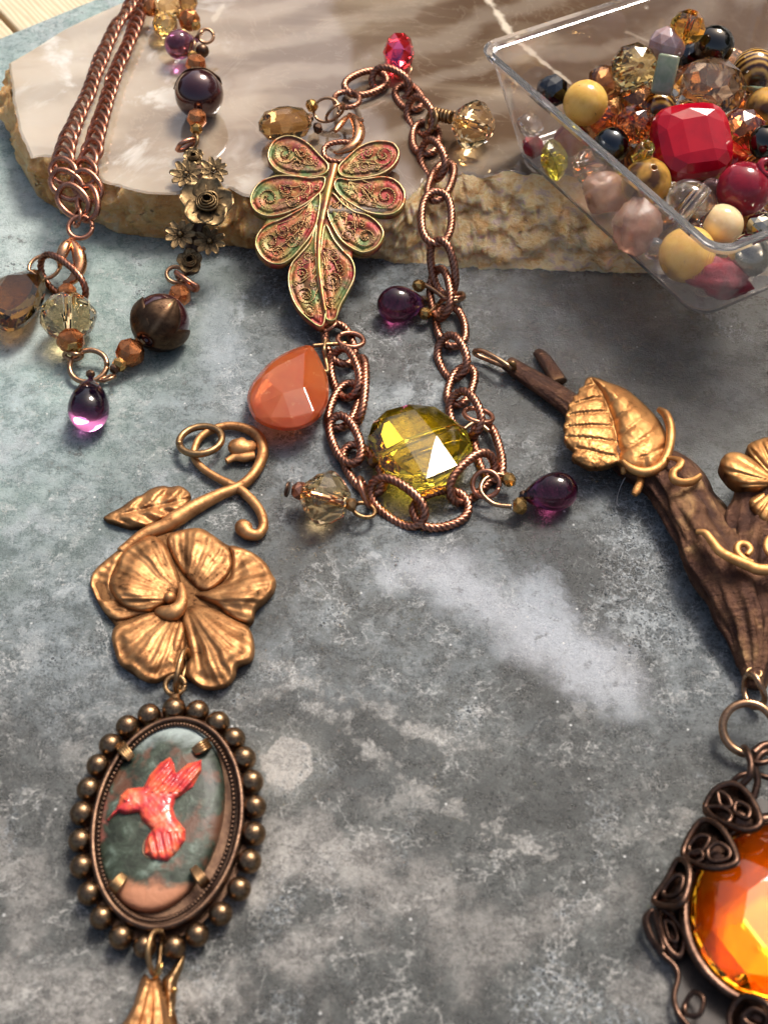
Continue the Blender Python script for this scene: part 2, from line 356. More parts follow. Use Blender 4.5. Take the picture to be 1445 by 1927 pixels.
    for sc, r in ((5.5, .24), (11, .30)):
        d = n.vor(n.vmath('ADD', w, n.vmath('MULTIPLY', n.noise(w, 6, 2, .5, 0, True), (.05, .05, .05))), sc); pit = n.math('MULTIPLY', n.rng(d, r, r * .55), clus)
        rim = n.math('MULTIPLY', n.math('MULTIPLY', n.rng(d, r * 1.35, r), n.rng(d, r * .6, r)), clus)
        c = n.mix(n.math('MULTIPLY', rim, .45), c, (.50, .54, .56)); c = n.mix(n.math('MULTIPLY', pit, .72), c, (.045, .048, .046))
        h = n.math('SUBTRACT', h, n.math('MULTIPLY', pit, .35))
    sp = n.vor(w, 2.0); c = n.mix(n.rng(sp, .06, .035), c, (.62, .62, .6))
    g2 = n.noise(w, 30, 4, .7); c = n.mix(n.rng(g2, .56, .68, 0, .45), c, (.02, .02, .018)); c = n.mix(n.rng(g2, .42, .32, 0, .42), c, (.55, .56, .54))
    n.set(Base_Color=c, Roughness=n.rng(n.math('ADD', n.math('MULTIPLY', fine, .6), n.math('MULTIPLY', grain, .4)), .40, .62, .20, .44), Specular_IOR_Level=.95)
    h = n.math('ADD', h, n.math('ADD', n.math('MULTIPLY', mid, .8), n.math('MULTIPLY', n.math('ADD', grain, g2), .22))); n.bump(h, .9, .11); return n.m
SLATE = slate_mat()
a, b = P(0, 70), P(190, -8); e = (b - a).normalized(); nrm = Vector((e.y, -e.x, 0))
far1, far0 = a + e * 60, a - e * 30
poly = [far0, far1, far1 + nrm * 60, far0 + nrm * 60]
V = [(v.x, v.y, z) for z in (-.6, 0) for v in poly]
F = [(3, 2, 1, 0), (4, 5, 6, 7)] + [(i, (i + 1) % 4, 4 + (i + 1) % 4, 4 + i) for i in range(4)]
V, F = bevelled(V, F, .12, 3)
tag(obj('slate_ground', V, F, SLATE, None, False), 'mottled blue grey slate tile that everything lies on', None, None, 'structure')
n = Nodes('pale_wood'); w_ = n.objc()
g = n.wave(n.mapping(w_, sc=(.25, 2.2, 1)), .9, 5, 4, 1.4, 'Y'); g2 = n.noise(n.mapping(w_, sc=(.12, 4, 1)), 3, 6, .65)
n.set(Base_Color=n.mix(n.rng(g2, .55, .72, 0, .7), n.mix(g, (.74, .62, .43), (.56, .42, .25)), (.26, .18, .11)), Roughness=.55); n.bump(g2, .4, .05)
WOOD = n.m
tb = thing('wood_table', (0, 40, -.6), 'pale grooved wood table in the far corner beyond the slate tile', 'table'); tb['kind'] = 'structure'
ang = math.atan2((P(140, 20, -.6) - P(60, -60, -.6)).y, (P(140, 20, -.6) - P(60, -60, -.6)).x)
plank = None
for k in range(-14, 15):
    V = [(x, y, z) for z in (-1.6, 0) for x, y in ((-70, -1.68), (70, -1.68), (70, 1.68), (-70, 1.68))]
    F = [(3, 2, 1, 0), (4, 5, 6, 7)] + [(i, (i + 1) % 4, 4 + (i + 1) % 4, 4 + i) for i in range(4)]
    if plank is None:
        V, F = bevelled(V, F, .09, 2); plank = fixn(mdata('plank', V, F, WOOD, False))
    inst('plank', plank, tb, Matrix.Translation(P(95, -10, -.6) - Vector((0, 0, .01)) + Vector((-math.sin(ang), math.cos(ang), 0)) * (3.5 * k)) @ Matrix.Rotation(ang, 4, 'Z'))

# ---- onyx slab: polished top, rough broken rind
TOP = [(17, 118), (21, 160), (30, 215), (41, 258), (58, 296), (120, 291), (160, 303), (186, 338), (213, 351), (279, 364), (329, 366), (380, 360), (428, 356), (480, 372), (560, 388), (640, 398), (722, 398), (760, 380), (785, 356), (802, 334),
       (835, 330), (871, 325), (908, 334), (960, 324), (1040, 330), (1120, 338), (1220, 346), (1330, 352), (1500, 362)]
BOT = [(24, 196), (27, 238), (38, 290), (55, 335), (71, 369), (113, 396), (160, 412), (182, 420), (226, 436), (276, 446), (315, 449), (370, 455), (428, 462), (480, 466), (560, 474), (640, 480), (718, 487), (745, 494), (780, 498), (808, 501),
       (838, 503), (871, 506), (905, 508), (960, 510), (1040, 511), (1120, 513), (1190, 515), (1330, 518), (1500, 522)]
top = np.array([P(x, y, HS) for x, y in TOP]); bot = np.array([P(x, y, 0) for x, y in BOT])
seg = 14
def dens(a):
    out = []
    for i in range(len(a) - 1):
        for k in range(seg): out.append(a[i] + (a[i + 1] - a[i]) * k / seg)
    out.append(a[-1]); return np.array(out)
top, bot = dens(top), dens(bot); N = len(top)
ctr = np.array([0, 34, 0])
rows = 20; V, F, T2 = [], [], []
for i in range(N):
    t_, b_ = top[i], bot[i]; out = b_ - t_; out[2] = 0; L = np.linalg.norm(out[:2]) + 1e-6
    rag = .10 * fbm(t_[0], t_[1], 3, 2.2, 4) * (1 if 40 < i else .4)
    t_ = t_ + out / L * rag; T2.append(t_)
    nx = np.array([out[0], out[1], 0]) / L
    for k in range(rows + 1):
        s = k / rows; p = t_ + (b_ - t_) * s
        p[2] = HS - .012 - (HS + .04) * s
        bulge = .24 * math.sin(math.pi * s) ** .8; amp = math.sin(math.pi * min(s * 1.0 + .02, 1)) ** .5
        p = p + nx * (bulge + amp * (.30 * fbm(p[0], p[1], p[2] * 1.4, .9, 2) + .22 * fbm(p[0], p[1], p[2], 2.6, 4) - .22 * abs(mnoise.noise(Vector((p[0] * 2.1, p[1] * 2.1, p[2] * 3.2)))) + .12 * mnoise.cell(Vector((p[0] * 3.1 + .8 * p[2], p[1] * 3.1, p[2] * 4.2))) + .13 * fbm(p[0], p[1], p[2], 7, 3)))
        V.append(p)
for i in range(N - 1):
    for k in range(rows):
        a = i * (rows + 1) + k; F.append((a, a + 1, a + rows + 2, a + rows + 1))
def onyx_cols(n, w):
    xs = n.sep(w); wob = n.math('MULTIPLY', n.math('SUBTRACT', n.noise(w, .22, 4, .55, .5), .5), 9.0)
    return n.math('ADD', xs[0], wob)
n = Nodes('polished_onyx'); w_ = n.world(); px = onyx_cols(n, w_)
band = n.noise(n.mapping(w_, rot=(0, 0, R(66)), sc=(.55, 1.3, 1)), .36, 5, .5, .9); cl = n.noise(w_, .5, 6, .6, .7)
c = n.ramp(n.rng(px, -11, 7, 0, 1, False), [(0, (.42, .32, .20)), (.16, (.50, .43, .335)), (.30, (.37, .295, .21)), (.42, (.27, .20, .14)), (.55, (.185, .13, .09)), (.75, (.115, .072, .045)), (1, (.13, .08, .048))])
c = n.mix(n.rng(band, .48, .72, 0, .45), c, (.52, .42, .30)); c = n.mix(n.rng(band, .46, .3, 0, .28), c, (.13, .08, .045))
wv = n.wave(n.mapping(w_, rot=(0, 0, R(58))), .14, 14, 6, .8); c = n.mix(n.rng(wv, .4, 1.0, 0, .20), c, (.60, .52, .42)); c = n.mix(n.rng(wv, .5, .0, 0, .20), c, (.10, .065, .042))
c = n.mix(n.math('MULTIPLY', n.rng(cl, .52, .66), n.rng(px, -2, -7)), c, (.66, .62, .55))
for a_, b_, wd, st in ((P(905, -20, HS), P(968, 74, HS), .16, .9), (P(968, 74, HS), P(1075, 160, HS), .10, .7), (P(1180, 60, HS), P(1380, 150, HS), .1, .3), (P(420, 10, HS), P(402, 40, HS), .1, .35)):
    d = n.math('ADD', n.line(a_, b_, wd), n.math('MULTIPLY', n.math('SUBTRACT', n.noise(w_, 1.6, 5, .6), .5), .5))
    c = n.mix(n.math('MULTIPLY', n.rng(d, wd, 0), st), c, (.74, .64, .50))
v = n.math('ABSOLUTE', n.math('SUBTRACT', n.noise(w_, .3, 6, .6, 2.0), .5)); c = n.mix(n.rng(v, .012, 0, 0, .12), c, (.6, .5, .38))
n.set(Base_Color=c, Roughness=.045, Subsurface_Weight=.35, Subsurface_Scale=.5, Subsurface_Radius=(1, .6, .35), IOR=1.6, Specular_IOR_Level=.62)
n.bump(n.noise(w_, .35, 2, .5), .02, .1)
ONYX = n.m
n = Nodes('rough_onyx_rind'); w_ = n.world(); xs = n.sep(w_); q = n.noise(w_, 1.1, 8, .66, .5); q2 = n.noise(n.mapping(w_, sc=(1, 1, 3)), 2.2, 7, .7, .4); q3 = n.noise(w_, 12, 5, .7)
amber = n.ramp(q, [(.3, (.42, .14, .025)), (.46, (.78, .38, .11)), (.58, (.88, .54, .22)), (.72, (.96, .82, .58))])
quartz = n.ramp(q2, [(.25, (.30, .11, .03)), (.40, (.76, .42, .15)), (.53, (.94, .70, .38)), (.63, (.74, .50, .42)), (.78, (.97, .88, .64))])
c = n.mix(n.rng(xs[0], -.9, .6), amber, quartz); c = n.mix(n.rng(q3, .56, .7, 0, .5), c, (.9, .84, .72)); c = n.mix(n.rng(q2, .34, .26, 0, .8), c, (.07, .04, .02))
n.set(Base_Color=c, Roughness=n.rng(q3, .3, .7, .3, .7), Subsurface_Weight=.45, Subsurface_Scale=.35, Subsurface_Radius=(1, .55, .25))
n.bump(n.math('ADD', n.math('MULTIPLY', q2, 1.0), n.math('MULTIPLY', q3, .35)), .9, .16)
RIND = n.m
slab = thing('onyx_slab', (0, 30, 0), 'polished brown and cream onyx slab with a rough broken front edge', 'stone slab')
obj('rind', V, F, RIND, slab, True)
far = [P(1500, 362, HS) + Vector((2, 14, 0)), P(1500, -200, HS) + Vector((4, 6, 0)), P(900, -90, HS), P(560, -70, HS), P(400, -40, HS), P(268, -12, HS), P(215, 10, HS), P(165, 33, HS), P(120, 55, HS), P(62, 92, HS)]
loop = [Vector(p) for p in T2] + [Vector((p.x, p.y, HS)) for p in far]
m = len(loop)
inset = []
for i in range(m):
    d = (loop[(i + 1) % m] - loop[i - 1]); d.normalize(); inset.append(loop[i] + Vector((-d.y, d.x, 0)) * .07)
V = [Vector((p.x, p.y, HS)) for p in inset] + [Vector((p.x, p.y, HS - .035)) for p in loop] + [Vector((p.x + (p.x - 0) * .0, p.y, 0.0)) for p in loop]
F = [tuple(range(m))] + [(i, m + i, m + (i + 1) % m, (i + 1) % m) for i in range(m)] + [(m + i, 2 * m + i, 2 * m + (i + 1) % m, m + (i + 1) % m) for i in range(m) if i >= N - 1]
obj('polished_face', V, F, ONYX, slab, False)
# ================================================================== clear tray of loose beads
TZ = HS + .04; TH = 2.7
PLASTIC = Nodes('clear_plastic').set(Base_Color=(.985, .965, .955), Roughness=.03, IOR=1.40, Transmission_Weight=.94).m
B0, B1 = P(966, 285, TZ), P(1312, 606, TZ); u_ = B1 - B0; LU = u_.length; u_.normalize(); v_ = Vector((-u_.y, u_.x, 0))
LV = 7.4
def rrect(x0, y0, x1, y1, r, z, k=14):
    out = []
    for cx, cy_, a0 in ((x1 - r, y0 + r, -90), (x1 - r, y1 - r, 0), (x0 + r, y1 - r, 90), (x0 + r, y0 + r, 180)):
        for i in range(k + 1):
            a = R(a0 + 90 * i / k); p = B0 + u_ * (cx + r * math.cos(a)) + v_ * (cy_ + r * math.sin(a)); out.append(Vector((p.x, p.y, z)))
    return out
FL = .68
def ring_at(h, ins, r): 
    f = FL * (h / TH); return rrect(-f + ins, -f + ins, LU + f - ins, LV + f - ins, r, TZ + h)
stack = [ring_at(0, .16, .45), ring_at(.03, .05, .5), ring_at(.10, 0, .52), ring_at(TH * .5, 0, .5), ring_at(TH - .20, 0, .45), ring_at(TH - .17, -.10, .50), ring_at(TH - .03, -.12, .50), ring_at(TH, -.09, .50),
         ring_at(TH, .06, .42), ring_at(TH - .05, .07, .42), ring_at(TH * .5, .065, .44), ring_at(.20, .065, .44), ring_at(.11, .17, .40)]
V, F = [], []; M_ = len(stack[0])
for s in stack: V += s
for k in range(len(stack) - 1):
    for i in range(M_):
        j = (i + 1) % M_; F.append((k * M_ + i, k * M_ + j, (k + 1) * M_ + j, (k + 1) * M_ + i))
F.append(tuple(range(M_))[::-1]); F.append(tuple(range((len(stack) - 1) * M_, len(stack) * M_)))
tr = obj('bead_tray', V, F, PLASTIC, None, False); tag(tr, 'clear plastic square tray full of loose beads hanging over the slab edge', 'tray')
# small round mould mark on the tray floor
pz = P(1322, 545, TZ + .14)
v, f, _ = sweep([pz + Vector((.17 * math.cos(a), .17 * math.sin(a), 0)) for a in np.linspace(0, 2 * math.pi, 24, False)], .018, 6, True)
obj('mould_mark', v, f, PLASTIC, tr)

JADE = stone('yellow_jade', (.84, .54, .14), (.70, .40, .08), .16, .35, 2.2, (.40, .22, .07)); CREAM = stone('cream_stone', (.86, .66, .38), (.80, .55, .28), .06, .3, 1.5)
HEMA = Nodes('hematite').set(Base_Color=(.10, .092, .082), Metallic=1.0, Roughness=.06).m
HEMB = Nodes('blue_black_hematite').set(Base_Color=(.075, .080, .085), Metallic=1.0, Roughness=.08).m
SILV = Nodes('silvered_glass').set(Base_Color=(.36, .34, .28), Metallic=1.0, Roughness=.04).m
REDS = stone('dyed_red_agate', (.46, .004, .016), (.34, .003, .014), .08, .3, 1.2); DRED = stone('dark_red_stone', (.30, .014, .03), (.20, .01, .022), .1, .35, 3, (.4, .06, .06)); RUBY = stone('rough_ruby', (.36, .022, .045), (.20, .014, .03), .4, .4, 3, (.5, .16, .15), 0, 0, 0, .6)
ROSE = stone('rusty_quartz', (.78, .42, .28), (.86, .62, .50), .25, .3, 2.2, (.62, .14, .04), .65, 0, 0, .35)
CITR = glass('pale_citrine', (1.0, .84, .42)); CLEAR = glass('clear_crystal', (.98, .96, .93)); PEACH = glass('peach_crystal', (.98, .80, .70)); CHAMP = glass('champagne_crystal', (1.0, .74, .40)); 
ORAN = glass('orange_crystal', (1.0, .50, .08)); REDOR = glass('red_orange_crystal', (1.0, .36, .12)); OLIV = glass('olive_glass', (.72, .62, .12)); YELL = glass('yellow_glass', (.95, .85, .10))
BROWN = glass('brown_topaz', (.55, .26, .10)); SMOKY = glass('smoky_topaz', (.60, .36, .14)); PURP = glass('purple_glass', (.17, .030, .085)); REDC = glass('red_crystal', (1.0, .05, .07), 0, 1.55, 300); LILAC = glass('lavender_glass', (.55, .36, .40), .25)
CHAB = glass('champagne_ab_crystal', (.95, .72, .50))
GREEN = stone('green_aventurine', (.20, .25, .16), (.28, .31, .22), .18, .3, 5); AGAT = stone('banded_lilac_agate', (.62, .48, .50), (.42, .24, .20), .1, .3, 1.5, None, .25)
n = Nodes('tiger_eye'); w_ = n.objc(); g = n.wave(n.mapping(w_, rot=(.4, .3, .5)), 2.4, 2.5, 3); n.set(Base_Color=n.ramp(g, [(.1, (.05, .018, .006)), (.55, (.28, .12, .03)), (.95, (.62, .36, .08))]), Roughness=.07, Coat_Weight=.6); TIGER = n.m
n = Nodes('amber_jade'); w_ = n.objc(); n.set(Base_Color=n.ramp(n.noise(w_, 1.4, 3), [(.4, (.12, .05, .015)), (.55, (.72, .40, .08))]), Roughness=.06, Transmission_Weight=.3, Subsurface_Weight=.3, Subsurface_Scale=.2); TWO = n.m

def fac_round(r, sx=1.0, n=9):        # firepolished round
    return hull(rings([(r * .32, r * .97 * sx, n, 0), (r * .78, r * .62 * sx, n, 1), (r, 0.16 * r * sx, n, 0), (r, -.16 * r * sx, n, 0), (r * .78, -r * .62 * sx, n, 1), (r * .32, -r * .97 * sx, n, 0)]))
def fac_rondelle(r, h, n=12):
    return hull(rings([(r * .45, h, n, 0), (r * .80, h * .55, n, 1), (r, h * .12, n, 0), (r, -h * .12, n, 0), (r * .80, -h * .55, n, 1), (r * .45, -h, n, 0)]))
def bored(sh, r, h):                   # add the drilled hole as a void
    v, f = sh; k = len(v); n = 10; V = [tuple(q) for q in v]; F = list(f)
    for z in (-h, h):
        for i in range(n): a = 2 * math.pi * i / n; V.append((r * math.cos(a), r * math.sin(a), z))
    for i in range(n): j = (i + 1) % n; F.append((k + i, k + n + i, k + n + j, k + j))
    F.append(tuple(k + i for i in range(n))); F.append(tuple(k + n + i for i in range(n))[::-1]); return V, F
def cushion(L, W_, T, t):
    return hull([(sx * L * a, sy * W_ * b, z) for sx in (-1, 1) for sy in (-1, 1) for a, b, z in ((1, .62, .25 * T), (.62, 1, .25 * T), (1, .62, -.25 * T), (.62, 1, -.25 * T), (.72, .45, T), (.42, .72, T * .9), (.72, .45, -T), (.42, .72, -T))] + [(s * L * .3 + t, q * W_ * .6, T * 1.08) for s in (-1, 1) for q in (-1, 1)])
def chip(r, sx, sy, sz, seed, n=26):
    q = random.Random(seed); pts = []
    for i in range(n):
        v = Vector((q.gauss(0, 1), q.gauss(0, 1), q.gauss(0, 1))).normalized() * (r * q.uniform(.86, 1.0)); pts.append((v.x * sx, v.y * sy, v.z * sz))
    return hull(pts)
def rough(r, sx, sy, sz, seed, amp=.22):
    v, f = sphere(r, 30, 20); out = []
    for q in v:
        d = Vector(q).normalized(); k = 1 + amp * mnoise.noise(d * 1.6 + Vector((seed, 0, 0))) + amp * .5 * mnoise.noise(d * 4 + Vector((seed, 3, 0))) + amp * .22 * mnoise.noise(d * 10 + Vector((seed, 5, 0)))
        out.append((q[0] * sx * k, q[1] * sy * k, q[2] * sz * k))
    return out, f
def rough_point(r):
    v, f = rough(r, .86, .72, 1.0, 21, .26); return [(x * (1 - .55 * max(0, z / r)), y * (1 - .55 * max(0, z / r)), z * (1.15 if z > 0 else .9)) for x, y, z in v], f
def hole_ball(r, sz=1.0): return sphere(r, 32, 18, sz, r * .12)
def drop(r, L, n=28):                  # teardrop, round end at -z, tip at +z
    pr = []
    for i in range(22):
        t = i / 21; z = -r + (L) * t
        z0 = .12 * (L - 2 * r)
        if t < .42: a = t / .42 * math.pi / 2; rr = r * math.sin(a); z = z0 - (r + z0) * math.cos(a)
        else: s = (t - .42) / .58; rr = max(r * max(0, math.cos(s * math.pi / 2)) ** .92, r * .16); z = z0 + (L - r - z0) * s
        pr.append((rr, z))
    pr[0] = (0, -r); pr.append((0, L - r + .02)); return lathe(pr, n)
# px, py, radius px, height of the centre above the tray floor (cm), shape, material, label
TB = [
 (1293, 51, 34, 2.35, lambda r: bored(fac_round(r, .92, 10), r * .13, r * .85), ORAN, 'bright orange faceted crystal bead topmost at the back of the tray', 'crystal', (.3, .5, .8), True),
 (1343, 86, 37, 1.75, lambda r: hole_ball(r), HEMA, 'shiny gunmetal ball bead below the topmost orange crystal', 'bead', (.9, .2, .3), False),
 (1254, 86, 36, 1.95, lambda r: fac_round(r, .95, 8), AGAT, 'faceted lilac banded agate bead between citrine and orange crystals', 'bead', (.2, .3, .9), True),
 (1193, 127, 45, 1.7, lambda r: bored(fac_round(r, .9, 9), r * .14, r * .86), CITR, 'large faceted pale yellow citrine bead with its hole facing out', 'crystal', (.12, -.72, .55), True),
 (1251, 141, 36, 1.95, lambda r: bevelled([(x * r * .55, y * r * .45, z * r * 1.0) for z in (-1, 1) for x, y in ((-1, -1), (1, -1), (1, 1), (-1, 1))], [(3, 2, 1, 0), (4, 5, 6, 7), (0, 1, 5, 4), (1, 2, 6, 5), (2, 3, 7, 6), (3, 0, 4, 7)], r * .14, 2), GREEN, 'dull green oblong aventurine bead leaning by the yellow citrine', 'bead', (.18, .55, .85), False),
 (1038, 172, 31, 1.25, lambda r: fac_rondelle(r, r * .95, 10), HEMB, 'faceted blue black hematite bead in the left corner of the tray', 'bead', (.5, .3, .7), True),
 (1101, 194, 42, 1.35, lambda r: hole_ball(r), JADE, 'round yellow jade bead beside the faceted blue black bead', 'bead', (.1, .5, .9), False),
 (1138, 156, 36, 1.2, lambda r: fac_rondelle(r, r * .8, 11), BROWN, 'brown faceted rondelle half hidden behind the upper yellow jade ball', 'crystal', (.5, -.2, .8), True),
 (1193, 234, 38, 1.6, lambda r: bored(fac_round(r, .95, 9), r * .14, r * .88), REDOR, 'orange red faceted crystal with a pink flash beside the big red stone', 'crystal', (-.3, -.5, .7), True),
 (1138, 226, 32, .95, lambda r: fac_round(r, .95, 9), REDOR, 'orange faceted crystal tucked below the upper yellow jade ball', 'crystal', (.4, -.2, .8), True),
 (1330, 170, 74, 1.35, lambda r: hull([(x * .98, y * .80, z) for x, y, z in rings([(r, r * .16, 14, 0), (r, -r * .16, 14, 0), (r * .8, r * .5, 10, 1), (r * .45, r * .68, 7, 0), (r * .8, -r * .5, 10, 1), (r * .45, -r * .68, 7, 0)])]), CHAB, 'very large oval champagne faceted crystal behind the big red stone', 'crystal', (.05, -.45, .9), True),
 (1300, 268, 74, 1.5, lambda r: hull([(r * 1.02 * math.copysign(abs(math.cos(t)) ** .62, math.cos(t)) * k, r * .98 * math.copysign(abs(math.sin(t)) ** .62, math.sin(t)) * k, z * r) for m_, k, z in ((26, 1, .12), (26, 1, -.12), (22, .93, .30), (9, .74, .46), (22, .93, -.30), (9, .7, -.46)) for t in [2 * math.pi * i / m_ + .2 for i in range(m_)]] + [(r * x, r * y, r * .53) for x, y in ((-.34, .42), (.30, .46), (.34, -.40), (-.30, -.44))]), REDS, 'big opaque bright red faceted slab bead in the middle of the tray', 'bead', (.10, -.55, .84), True),
 (1419, 134, 42, 1.25, lambda r: hole_ball(r), TIGER, 'dark brown tiger eye ball at the back right of the tray', 'bead', (.6, .3, .5), False),
 (1441, 205, 40, 1.3, lambda r: hole_ball(r), TWO, 'brown and ochre ball cut by the frame right of the oval crystal', 'bead', (.2, .8, .5), False),
 (1394, 250, 46, 1.25, lambda r: fac_round(r, .95, 9), REDOR, 'orange pink faceted crystal with green flash right of the red stone', 'crystal', (-.3, -.6, .6), True),
 (1440, 268, 32, 1.5, lambda r: hole_ball(r), HEMA, 'black mirror ball at the right frame edge above the dark red balls', 'bead', (.5, .5, .5), False),
 (1398, 356, 51, 1.25, lambda r: hole_ball(r), DRED, 'large dark red round stone bead below the orange pink crystal', 'bead', (.7, .1, .4), False),
 (1440, 316, 20, 1.75, lambda r: lathe([(r * .45, -r * .5), (r * .8, -r * .55), (r, 0), (r * .8, r * .55), (r * .45, r * .5), (r * .38, 0), (r * .45, -r * .5)], 20), DRED, 'tiny dark red ring bead above the large dark red ball', 'bead', (.2, -.6, .7), False),
 (1150, 274, 34, 1.3, lambda r: hole_ball(r), HEMB, 'small steel blue ball under the front rim by the orange red crystal', 'bead', (.6, .3, .6), False),
 (1209, 287, 24, 1.55, lambda r: lathe([(r * .3, -r * .8), (r * .6, -r * .85), (r * .72, 0), (r * .6, r * .85), (r * .3, r * .8), (r * .25, 0), (r * .3, -r * .8)], 20), OLIV, 'small olive glass tube bead left of the big red stone', 'bead', (.3, -.3, .9), False),
 (1044, 300, 40, .62, lambda r: bored([(x, y, z * .62) for x, y, z in hole_ball(r)[0]] and fac_rondelle(r, r * .55, 12), r * .2, r * .53), YELL, 'clear yellow glass rondelle against the front tray wall', 'bead', (.8, -.3, .35), True),
 (1112, 312, 37, .7, lambda r: bored(fac_round(r, .85, 8), r * .2, r * .83), PEACH, 'pale pink faceted crystal beside the yellow glass rondelle', 'crystal', (.7, -.2, .4), True),
 (1004, 275, 22, .45, lambda r: fac_round(r), DRED, 'small dark red bead in the sharp left corner of the tray floor', 'bead', (.2, .1, .9), True),
 (1074, 262, 30, .5, lambda r: hole_ball(r), DRED, 'dark red bead behind the yellow glass rondelle', 'bead', (.2, .4, .9), False),
 (1000, 234, 27, .95, lambda r: fac_rondelle(r, r * .7, 11), CLEAR, 'faint clear crystal near the left tray corner above the small red bead', 'crystal', (.3, .2, .9), True),
 (1140, 360, 48, .60, lambda r: rough(r, .82, 1.0, .8, 4), ROSE, 'rough pinkish quartz nugget behind the front wall, higher of the two', 'nugget', (.3, .4, .8), False),
 (1203, 420, 56, .62, lambda r: rough_point(r), ROSE, 'rough pointed quartz nugget with a rusty heart at the front wall', 'nugget', (.25, .75, .6), False),
 (1217, 342, 45, 1.05, lambda r: hole_ball(r), TWO, 'half brown half ochre ball under the front rim by the red stone', 'bead', (.1, -.3, .9), False),
 (1300, 383, 50, 1.05, lambda r: bored(sphere(r, 32, 18, .85), r * .22, r * .82), CLEAR, 'clear glass ball with a wide drilled hole under the front rim', 'bead', (.52, .35, .62), False),
 (1338, 356, 26, 1.1, lambda r: drop(r * .8, r * 1.9), LILAC, 'frosted lavender drop squeezed between clear ball and dark red ball', 'bead', (.1, -.3, .9), False),
 (1360, 421, 36, .9, lambda r: hole_ball(r, 1.08), CREAM, 'glossy cream egg bead behind the clear glass ball', 'bead', (-.7, .5, .2), False),
 (1294, 478, 52, .72, lambda r: hole_ball(r), JADE, 'largest round yellow jade bead at the front wall near the corner', 'bead', (.5, .5, .7), False),
 (1352, 516, 56, .55, lambda r: rough(r, 1.08, .74, .68, 9, .34), RUBY, 'rough dull red ruby nugget in the front corner of the tray', 'nugget', (.1, .2, 1), False),
 (1234, 466, 21, .38, lambda r: sphere(r, 20, 12), CLEAR, 'tiny clear glass bead between pointed quartz and largest yellow ball', 'bead', (.2, .2, .9), False),
 (1406, 480, 40, .95, lambda r: hole_ball(r), SILV, 'mirror bright silvered ball behind the ruby nugget', 'bead', (.7, .6, .4), False),
 (1430, 428, 29, .95, lambda r: fac_rondelle(r, r * .8, 11), SILV, 'small silvered faceted bead above the mirror bright ball', 'bead', (.5, .2, .7), True),
 (1444, 378, 22, 1.1, lambda r: fac_round(r), PEACH, 'peach crystal cut by the frame right of the dark red ball', 'crystal', (.5, .2, .7), True),
 (1206, 196, 44, 1.0, lambda r: fac_rondelle(r, r * .85, 10), BROWN, 'dark brown crystal below the large yellow citrine', 'crystal', (.3, .2, .9), True),
 (1240, 205, 34, 1.0, lambda r: hole_ball(r), TIGER, 'brown striped ball under the green oblong bead', 'bead', (.9, .3, .2), False),
 (1300, 104, 26, 1.2, lambda r: fac_rondelle(r, r * .9, 9), HEMB, 'dark faceted bead showing between lilac agate and gunmetal ball', 'bead', (.4, .2, .8), True),
 (1433, 172, 24, 1.35, lambda r: chip(r, 1.3, .5, .45, 3, 16), GREEN, 'small grey green chip wedged under the back right tiger eye ball', 'chip', (.2, .3, .9), True),
]
FILL = [(1150, 205, 40, .55, BROWN), (1215, 260, 46, .55, TIGER), (1275, 170, 44, .6, BROWN), (1300, 225, 44, .5, TIGER), (1380, 200, 44, .5, BROWN), (1360, 300, 48, .55, DRED), (1430, 330, 42, .55, TIGER), (1240, 320, 38, .5, BROWN),
        (1330, 330, 40, .5, TWO), (1400, 420, 36, .45, BROWN), (1250, 400, 34, .42, SMOKY), (1180, 290, 36, .5, BROWN), (1260, 110, 44, .65, TIGER), (1370, 130, 44, .6, BROWN), (1100, 250, 30, .5, BROWN)]
trad = {}
for i, (x, y, rp, h, fn, mat, lab, cat, ax, flatf) in enumerate(TB):
    z = TZ + .14 + h; r = rp / K(x, y, z); V, F = fn(r)
    me = mdata('loose_' + cat, V, F, mat, not flatf)
    if 'bored' not in fn.__code__.co_names: fixn(me)
    M = TRS(P(x, y, z), frame(ax)); o = inst('loose_' + cat, me, None, M); tag(o, lab, cat, 'loose beads in the tray')
for i, (x, y, rp, h, mat) in enumerate(FILL):
    z = TZ + .14 + h; r = rp / K(x, y, z); V, F = fac_rondelle(r, r * .85, 10) if mat in (BROWN, SMOKY) else hole_ball(r)
    o = inst('buried_bead', fixn(mdata('buried_bead', V, F, mat, mat not in (BROWN, SMOKY))), None, TRS(P(x, y, z), frame((.3, .4, .8))))
    tag(o, 'dark brown or red bead mostly buried under the other beads in the tray', 'bead', 'buried beads low in the tray')
# ================================================================== roped copper chain bracelet with leaf and charms
def oval(L, W_, n=72):
    """Centre line of an oval link lying along x."""
    p = []
    for i in range(400):
        t = 2 * math.pi * i / 400; c, s = math.cos(t), math.sin(t)
        p.append((L / 2 * math.copysign(abs(c) ** .85, c), W_ / 2 * math.copysign(abs(s) ** .85, s), 0))
    return resample(p, 1.0 * (sum(math.dist(p[i], p[i - 1]) for i in range(400))) / n, True)
WR = .097
def rope_mesh(L, W_, r=WR):
    v, f, g = sweep(oval(L - 2 * r, W_ - 2 * r, 230), r, 12, True, 4, .30, 2 * math.pi / .105); return fixn(mdata('rope_link', v, f, COPPER, True, g * .95))
def toscreen(p): d = p - Vector((0, 0, HC)); k = FPX / d.dot(FW); return Vector((d.x * k, -d.dot(UP) * k))
def torus(R_, r, gap=0.0, n=48, ns=10):
    if gap: pts = [(R_ * math.cos(a), R_ * math.sin(a), .012 * math.sin(a / 2)) for a in np.linspace(gap, 2 * math.pi - gap, n)]; v, f, g = sweep(pts, r, ns, False)
    else: pts = [(R_ * math.cos(a), R_ * math.sin(a), 0) for a in np.linspace(0, 2 * math.pi, n, False)]; v, f, g = sweep(pts, r, ns, True)
    return v, f
RINGM = {}
